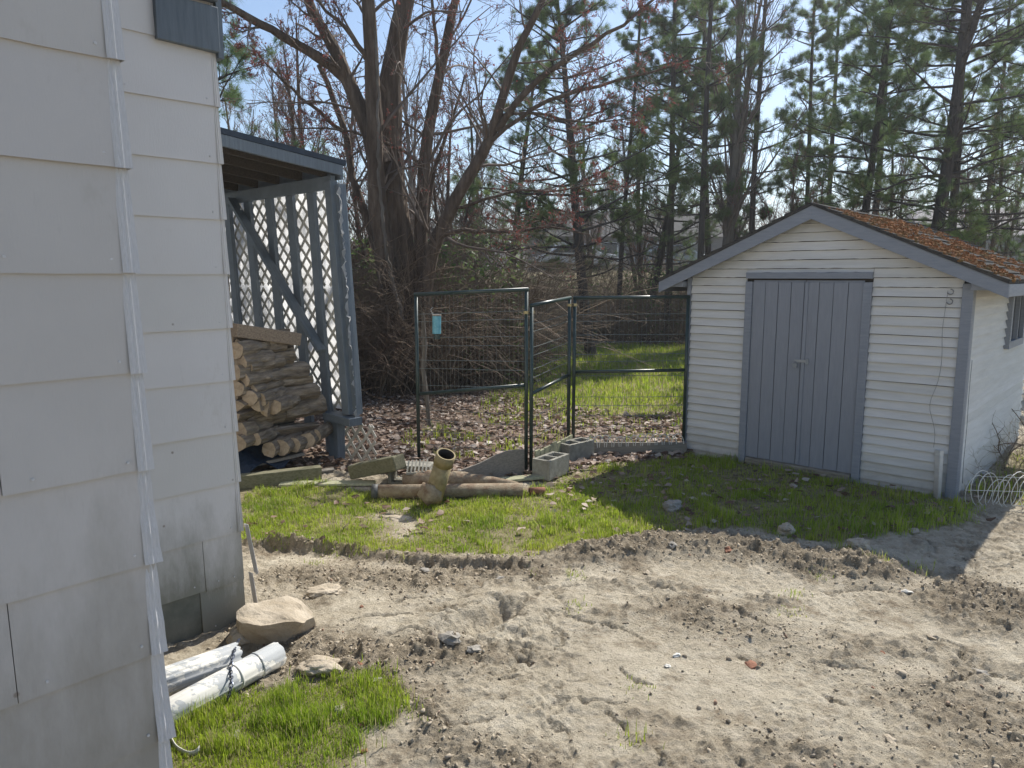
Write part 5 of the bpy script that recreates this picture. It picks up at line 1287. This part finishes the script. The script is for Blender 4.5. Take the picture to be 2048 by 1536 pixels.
V, Fk = buds_on(rt, A3[sel], 3, .011); o = np_obj('buds', V, Fk, MAT['bud'], mp); tag(o, kind='stuff')
# pale dead vine climbing the main stem
P, r = limb([(805, 640, 11.5), (783, 560, 11.45), (768, 470, 11.35), (760, 380, 11.3), (756, 280, 11.25), (757, 180, 11.2), (750, 60, 11.1)], 9, 5, 40, .012)
V, Fk = tubes(P[None], r[None], 7); tag(np_obj('vine', V, Fk, MAT['pale_bark'], None, True), 'pale vine climbing straight up the big maple', 'vine')

# ------------------------------------------------------------------ pines
def pine_parts(seed, H_=12.0, r0=.17, cb=.28, spread=2.4, whorls=17, fork=False, tufts=5200, lean=(0, 0)):
    rg = np.random.default_rng(seed); n = 24; t = np.linspace(0, 1, n)
    P = np.stack([lean[0] * t + .10 * np.sin(t * 4 + seed), lean[1] * t + .08 * np.cos(t * 5 + seed), H_ * t], 1); P[:, :2] -= P[0, :2]
    r = r0 * (1 - t) ** .75 + .015; r[0] *= 1.25
    stems = [(P, r)]
    if fork:
        Q = P[12:].copy(); k = np.linspace(0, 1, len(Q)); Q[:, 0] += 1.1 * k ** .8; stems.append((Q, r[12:] * .8))
    trunk = [tubes(p[None], q[None], 9) for p, q in stems]
    brP, brR = [], []
    for (p, q) in stems:
        for wv in range(whorls):
            f = cb + (1 - cb) * (wv + rg.uniform(-.3, .3)) / whorls if p is P else (wv + .5) / whorls
            f = min(max(f, .02), .985); s = f * (len(p) - 1); i = int(s); o = p[i] * (1 - s + i) + p[min(i + 1, len(p) - 1)] * (s - i)
            hh = o[2] / H_
            nb = rg.integers(2, 5); a0 = rg.uniform(0, TAU)
            for b_ in range(nb):
                a = a0 + TAU * b_ / nb + rg.normal() * .3; L = spread * (1.15 - hh) ** .75 * rg.uniform(.5, 1.15) * (.6 if hh < cb + .06 else 1)
                rise = rg.uniform(-.12, .25) + .45 * hh ** 2; m = 8; d = np.array([math.cos(a), math.sin(a), rise]); pts = [o]
                for j in range(m - 1):
                    d = d + rg.normal(size=3) * .10 + np.array([0, 0, .035]); pts.append(pts[-1] + d / np.linalg.norm(d) * L / (m - 1))
                brP.append(pts); brR.append(np.linspace(min(.035, .014 * L + .008), .005, m))
    brP = np.array(brP); brR = np.array(brR)
    B2, b2 = spawn(rg, brP, brR, 7, .25, 1, 50, .38, .6, 5, .14, .12, flat=.6)
    B3, b3 = spawn(rg, B2, b2, 4, .2, 1, 42, .5, .7, 4, .16, .15, flat=.4)
    V1, F1 = join(trunk); V2, F2 = join([tubes(brP, brR, 5), tubes(B2, np.maximum(b2, .0045), 3), tubes(B3, np.maximum(b3, .003), 3)])
    # needle tufts at twig ends and along them
    ends = np.concatenate([B3[:, -1], B3[:, -2], B3[:, 2], B2[:, -1], B2[:, 3], brP[:, -1]]); dr = np.concatenate([B3[:, -1] - B3[:, -2], B3[:, -1] - B3[:, -2], B3[:, 2] - B3[:, 1], B2[:, -1] - B2[:, -2], B2[:, 3] - B2[:, 2], brP[:, -1] - brP[:, -2]])
    w_ = fbm(ends[:, 0] * .8 + seed, ends[:, 2] * .8 + ends[:, 1] * .5, 3, seed); pick = rg.permutation(len(ends)); pick = pick[rg.uniform(size=len(pick)) < sstep(-.35, .25, w_[pick])][:tufts]
    ends = ends[pick]; dr = nrm(dr[pick]); K = 27; m = len(ends)
    d = nrm(dr[:, None] * .75 + rg.normal(size=(m, K, 3)) * .62 + np.array([0, 0, .12])); L = rg.uniform(.10, .19, (m, K, 1)); sd = nrm(np.cross(d, rg.normal(size=(m, K, 3)))) * rg.uniform(.0018, .0032, (m, K, 1))
    o = ends[:, None] + rg.normal(size=(m, K, 3)) * .018
    T = np.stack([o - sd, o + sd, o + d * L], 2).reshape(-1, 3)
    return (V1, F1), (V2, F2), (T, np.arange(len(T)).reshape(-1, 3), np.repeat(rg.uniform(size=m), K * 3))
def pine_proto(seed, **k):
    a, b_, c_ = pine_parts(seed, **k)
    t = bpy.data.objects.new('pine_tree', None); link(t)
    np_obj('trunk', a[0], a[1], MAT['pine_bark'], t, True)
    tag(np_obj('branches', b_[0], b_[1], MAT['pine_bark'], t), kind='stuff')
    tag(np_obj('needles', c_[0], c_[1], MAT['needles'], t, False, dict(rnd=c_[2])), kind='stuff')
    return t
PROTO = {'tall': dict(seed=3, H_=13, r0=.10, cb=.30, spread=2.3, whorls=20, tufts=5200),
         'slim': dict(seed=5, H_=12, r0=.07, cb=.26, spread=2.0, whorls=18, tufts=3800),
         'bushy': dict(seed=8, H_=12, r0=.105, cb=.16, spread=3.1, whorls=24, tufts=9000),
         'fork': dict(seed=13, H_=12.5, r0=.145, cb=.20, spread=3.2, whorls=20, tufts=7500, fork=True, lean=(.9, 0)),
         'dense': dict(seed=17, H_=9, r0=.12, cb=.20, spread=3.2, whorls=26, tufts=13000, lean=(-1.5, 0))}
protos = {}
def put_tree(kind, src, u, yd, rz, sc, label, group, v=560):
    p = Y(u, v, yd); z = hz(p.x, p.y) - .05
    if kind not in src: return
    r_, used = src[kind]
    if not used: t = r_; src[kind] = (r_, True)
    else:
        t = r_.copy(); link(t)
        for ch in r_.children:
            c = ch.copy(); C.objects.link(c); c.parent = t
    t.location = (p.x, p.y, z); t.rotation_euler = (R.uniform(-.035, .035), R.uniform(-.045, .045), rz); t.scale = (sc, sc, sc); tag(t, label, 'tree', group); return t
for k, v in PROTO.items(): protos[k] = (pine_proto(**v), False)
GP = 'pines beyond the yard'
PINES = [('dense', 1185, 17.5, 0.0, 1.0, 'leaning pine with a dense dark crown behind the kennel corner'),
         ('slim', 1238, 22, 1.0, .95, 'slim straight pine just right of the leaning pine'),
         ('tall', 1335, 22, 2.0, 1.0, 'straight pine whose trunk rises behind the left eave of the shed'),
         ('slim', 1396, 19.5, 3.0, 1.1, 'thin pine left of the pale double trunks above the left shed roof'),
         ('tall', 1425, 24.5, .5, 1.05, 'pine behind the thin pine above the left shed roof'),
         ('slim', 1505, 20.5, 1.7, 1.12, 'clean trunked pine standing alone left of the shed ridge'),
         ('slim', 1600, 23, 4.2, 1.0, 'slender pine rising right above the shed ridge'),
         ('tall', 1655, 27, 5.0, 1.0, 'distant pine just right of the shed ridge'),
         ('bushy', 1705, 19, 2.6, 1.0, 'bushy dark pine above the mossy roof'),
         ('tall', 1740, 23.5, 3.6, 1.1, 'pine close behind the bushy dark pine'),
         ('fork', 1842, 16.8, 0.0, 1.0, 'thick forked pine leaning right above the mossy roof'),
         ('bushy', 1890, 18.5, 1.2, 1.05, 'stout straight pine beside the forked pine'),
         ('bushy', 2075, 17.5, .4, .95, 'pine at the right edge of the photo'),
         ('dense', 1010, 21, 2.5, .9, 'dark pine behind the leaning maple stem'),
         ('bushy', 1960, 25, 3.3, .95, 'distant pine above the right end of the mossy roof'),
         ('bushy', 395, 14.0, 3.9, 1.0, 'pine behind the house whose boughs reach over the lean-to'),
         ('tall', 2200, 22, 1.9, 1.0, 'pine beyond the right edge behind the other pines'),
         ('dense', 1290, 23, 3.2, .95, 'dense pine between the leaning pine and the left shed eave'),
         ('bushy', 2330, 24, 1.9, 1.0, 'pine well beyond the right edge')]
for (kd, u, yd, rz, sc, lb) in PINES: put_tree(kd, protos, u, yd, rz, sc, lb, GP)

# ------------------------------------------------------------------ bare trees
def bare_parts(seed, H_=10, r0=.10, forks=2):
    rg = np.random.default_rng(seed); stems = []
    for k in range(forks):
        n = 14; t = np.linspace(0, 1, n); a = rg.uniform(0, TAU)
        P = np.stack([math.cos(a) * t ** 1.3 * 1.1 * (k > 0) + .14 * np.sin(t * 5 + seed + k), math.sin(a) * t ** 1.3 * 1.1 * (k > 0) + .1 * np.cos(t * 4 + seed), H_ * t * (1 - .12 * k)], 1); P[:, :2] -= P[0, :2]
        stems.append((P, r0 * (1 - .2 * k) * (1 - t) ** .7 + .012))
    P = np.stack([s[0] for s in stems]); r = np.stack([s[1] for s in stems])
    A, a_ = spawn(rg, P, r, 22, .22, 1, 34, .30, .45, 7, .10, .22); B, b_ = spawn(rg, A, a_, 8, .15, 1, 36, .42, .55, 5, .12, .18); D, d_ = spawn(rg, B, b_, 5, .1, 1, 36, .5, .6, 4, .14, .12)
    return tubes(P, r, 8), join([tubes(A, np.maximum(a_, .006), 4), tubes(B, np.maximum(b_, .0045), 3), tubes(D, np.maximum(d_, .0035), 3)]), buds_on(rg, D[rg.uniform(size=len(D)) < .5], 2, .014)
bares = {}
for k, (sd, H_, r0, fk) in {'tall': (31, 11, .12, 2), 'multi': (33, 8, .08, 4), 'low': (35, 5.5, .05, 5)}.items():
    a, b_, c_ = bare_parts(sd, H_, r0, fk); t = bpy.data.objects.new('bare_tree', None); link(t)
    np_obj('trunk', a[0], a[1], MAT['pale_bark'] if k == 'tall' else MAT['maple_bark'], t, True); tag(np_obj('twigs', b_[0], b_[1], MAT['twig'], t), kind='stuff'); tag(np_obj('buds', c_[0], c_[1], MAT['bud'], t), kind='stuff')
    bares[k] = (t, False)
GB = 'bare trees beyond the yard'
BARE = [('tall', 1432, 20, 0, 1.05, 'tall bare tree with pale double trunk above the left shed roof'), ('multi', 640, 17, 1.0, .95, 'bare tree with reddish twigs behind the lean-to roof'),
        ('multi', 560, 20, 2.0, .9, 'bare twiggy tree above the low end of the lean-to roof'), ('low', 720, 15, 3.0, 1.0, 'low bare tree behind the stems of the maple at left'), ('low', 905, 17, 1.5, 1.05, 'low bare tree behind the leaning maple stem'),
        ('multi', 950, 24, 4, 1.0, 'bare tree far behind the maple'), ('multi', 1290, 24, 5, 1.0, 'bare tree between the slim pine and the shed eave'),
        ('tall', 1470, 25, 2, .95, 'bare tree behind the clean trunked pine'), ('low', 1640, 22, 0.6, .9, 'low bare tree just behind the shed ridge'), ('multi', 1770, 21, 3.1, .8, 'bare bushy tree behind the mossy roof'),
        ('low', 1560, 20, 4.1, .9, 'low bare tree left behind the shed peak'), ('multi', 1960, 21, 2.1, .85, 'bare tree right of the stout pine'),
        ('multi', 460, 25, 2.7, 1.0, 'distant bare tree showing over the lean-to roof'), ('tall', 820, 28, 0.3, .95, 'distant bare tree behind the maple stems'), ('multi', 1180, 32, 0.3, 1.05, 'distant bare tree behind the leaning pine')]
for (kd, u, yd, rz, sc, lb) in BARE: put_tree(kd, bares, u, yd, rz, sc, lb, GB)

# ------------------------------------------------------------------ thicket, reeds, far woods (masses)
def canes(n, name, dens, region, hmin, hmax, mat, label, rad=.006, arch=.5, wig=.16, sub=3, k=3):
    x = rt.uniform(region[0], region[1], n * 3); y = rt.uniform(region[2], region[3], n * 3); kp = rt.uniform(size=n * 3) < dens(x, y); x, y = x[kp][:n], y[kp][:n]; n = len(x)
    H_ = rt.uniform(hmin, hmax, n); m = 8; P = np.empty((n, m, 3)); P[:, 0] = np.stack([x, y, height(x, y) - .02], 1)
    a = rt.uniform(0, TAU, n); d = np.stack([np.cos(a) * .35, np.sin(a) * .35, np.ones(n)], 1)
    for j in range(1, m):
        d = nrm(d + rt.normal(size=(n, 3)) * wig + np.stack([np.cos(a) * arch, np.sin(a) * arch, -np.ones(n) * arch * .9], 1) * (j / m) * .5); P[:, j] = P[:, j - 1] + d * (H_ / (m - 1) * 1.25)[:, None]
    r = rad * (.45 + 2.2 * rt.uniform(size=(n, 1)) ** 3.5) * np.linspace(1, .35, m)[None]
    parts = [tubes(P, r, k)]
    if sub:
        A, a_ = spawn(rt, P, r, sub, .2, 1, 45, .35, .7, 5, .2, .05); parts.append(tubes(A, np.maximum(a_, rad * .3), 3))
    V, Fk = join(parts); return tag(np_obj(name, V, Fk, mat), label, kind='stuff')
canes(4200, 'bramble_thicket', lambda x, y: (y > 12.3 - 1.0 * (x < -.9) + .5 * vnoise(x, y)).astype(float) * (x < .1 + .1 * (y - 12)), (-5.5, 3.5, 10.9, 16.5), 1.1, 3.0, MAT['brush'], 'dense brown bramble thicket behind the tall kennel panel', .007, .55, .2, 6)
canes(2600, 'hedge_thicket', lambda x, y: np.ones(x.shape), (1.5, 11, 20.6, 24), .7, 2.5, MAT['brush'], 'tangled brown thicket at the far end of the yard', .008, .6, .22, 4)
canes(2400, 'dry_reeds', lambda x, y: np.ones(x.shape), (0, 12, 25, 32), .8, 1.7, MAT['brush_pale'], 'pale dry reeds beyond the thicket', .010, .12, .06, 0)
canes(1500, 'left_thicket', lambda x, y: np.ones(x.shape), (-10, -3, 14.5, 20), 1.5, 3.2, MAT['brush'], 'brown thicket behind the lean-to', .009, .4, .2, 4)
canes(2200, 'distant_woods', lambda x, y: np.ones(x.shape), (-60, 90, 60, 120), 5, 9, MAT['twig'], 'distant bare woods on the skyline', .05, .15, .12, 6)

# ------------------------------------------------------------------ thin air volume added to imitate the lens veil over the trees
hm = bpy.data.materials.new('lens_veil_air'); hm.use_nodes = True; ht = hm.node_tree; ht.nodes.clear()
pv = ht.nodes.new('ShaderNodeVolumePrincipled'); pv.inputs['Color'].default_value = (.93, .96, 1, 1); pv.inputs['Density'].default_value = .0015; pv.inputs['Anisotropy'].default_value = .55
ho = ht.nodes.new('ShaderNodeOutputMaterial'); ht.links.new(pv.outputs[0], ho.inputs['Volume'])
b = MB(); b.box((0, 170, 14), (1100, 420, 34)); tag(b.build('veil_haze', hm), kind='stuff')

wd_ = W(SH, 2.95, .75)
canes(90, 'dry_weeds', lambda x, y: np.exp(-((x - wd_.x) ** 2 + (y - wd_.y) ** 2) / .09), (wd_.x - .7, wd_.x + .7, wd_.y - .7, wd_.y + .7), .25, .75, MAT['brush_pale'], 'dry pale weeds standing against the side wall of the shed', .0035, .5, .25, 6)
wv_ = W(SH, 3.3, 2.0)
canes(120, 'dry_weeds', lambda x, y: np.exp(-((x - wv_.x) ** 2 + (y - wv_.y) ** 2) / .4), (wv_.x - 1.2, wv_.x + 1.2, wv_.y - 1.2, wv_.y + 1.2), .3, .8, MAT['brush'], 'brown dead weeds beyond the wire roll beside the shed', .004, .6, .25, 6)

def vine_leaves(n, name, region, zr, label):
    x = rng.uniform(region[0], region[1], n); y = rng.uniform(region[2], region[3], n); k = fbm(x * 1.3, y * 1.3, 3, 201) > -.05; x, y = x[k], y[k]; n = len(x)
    z = rng.uniform(zr[0], zr[1], n) ** 1.0; s_ = rng.uniform(.015, .04, n); o = np.stack([x, y, z + height(x, y)], 1)
    V = o[:, None] + rng.normal(size=(n, 3, 3)) * s_[:, None, None]
    tag(np_obj(name, V.reshape(-1, 3), np.arange(n * 3).reshape(-1, 3), MAT['needles'], None, False, dict(rnd=np.zeros(n * 3))), label, kind='stuff')
vine_leaves(16000, 'honeysuckle_leaves', (-5, .2, 12.2, 16), (.2, 2.6), 'small green honeysuckle leaves in the bramble thicket')
vine_leaves(14000, 'honeysuckle_leaves', (1.5, 10, 20.4, 24), (.2, 2.2), 'small green leaves in the thicket at the end of the yard')
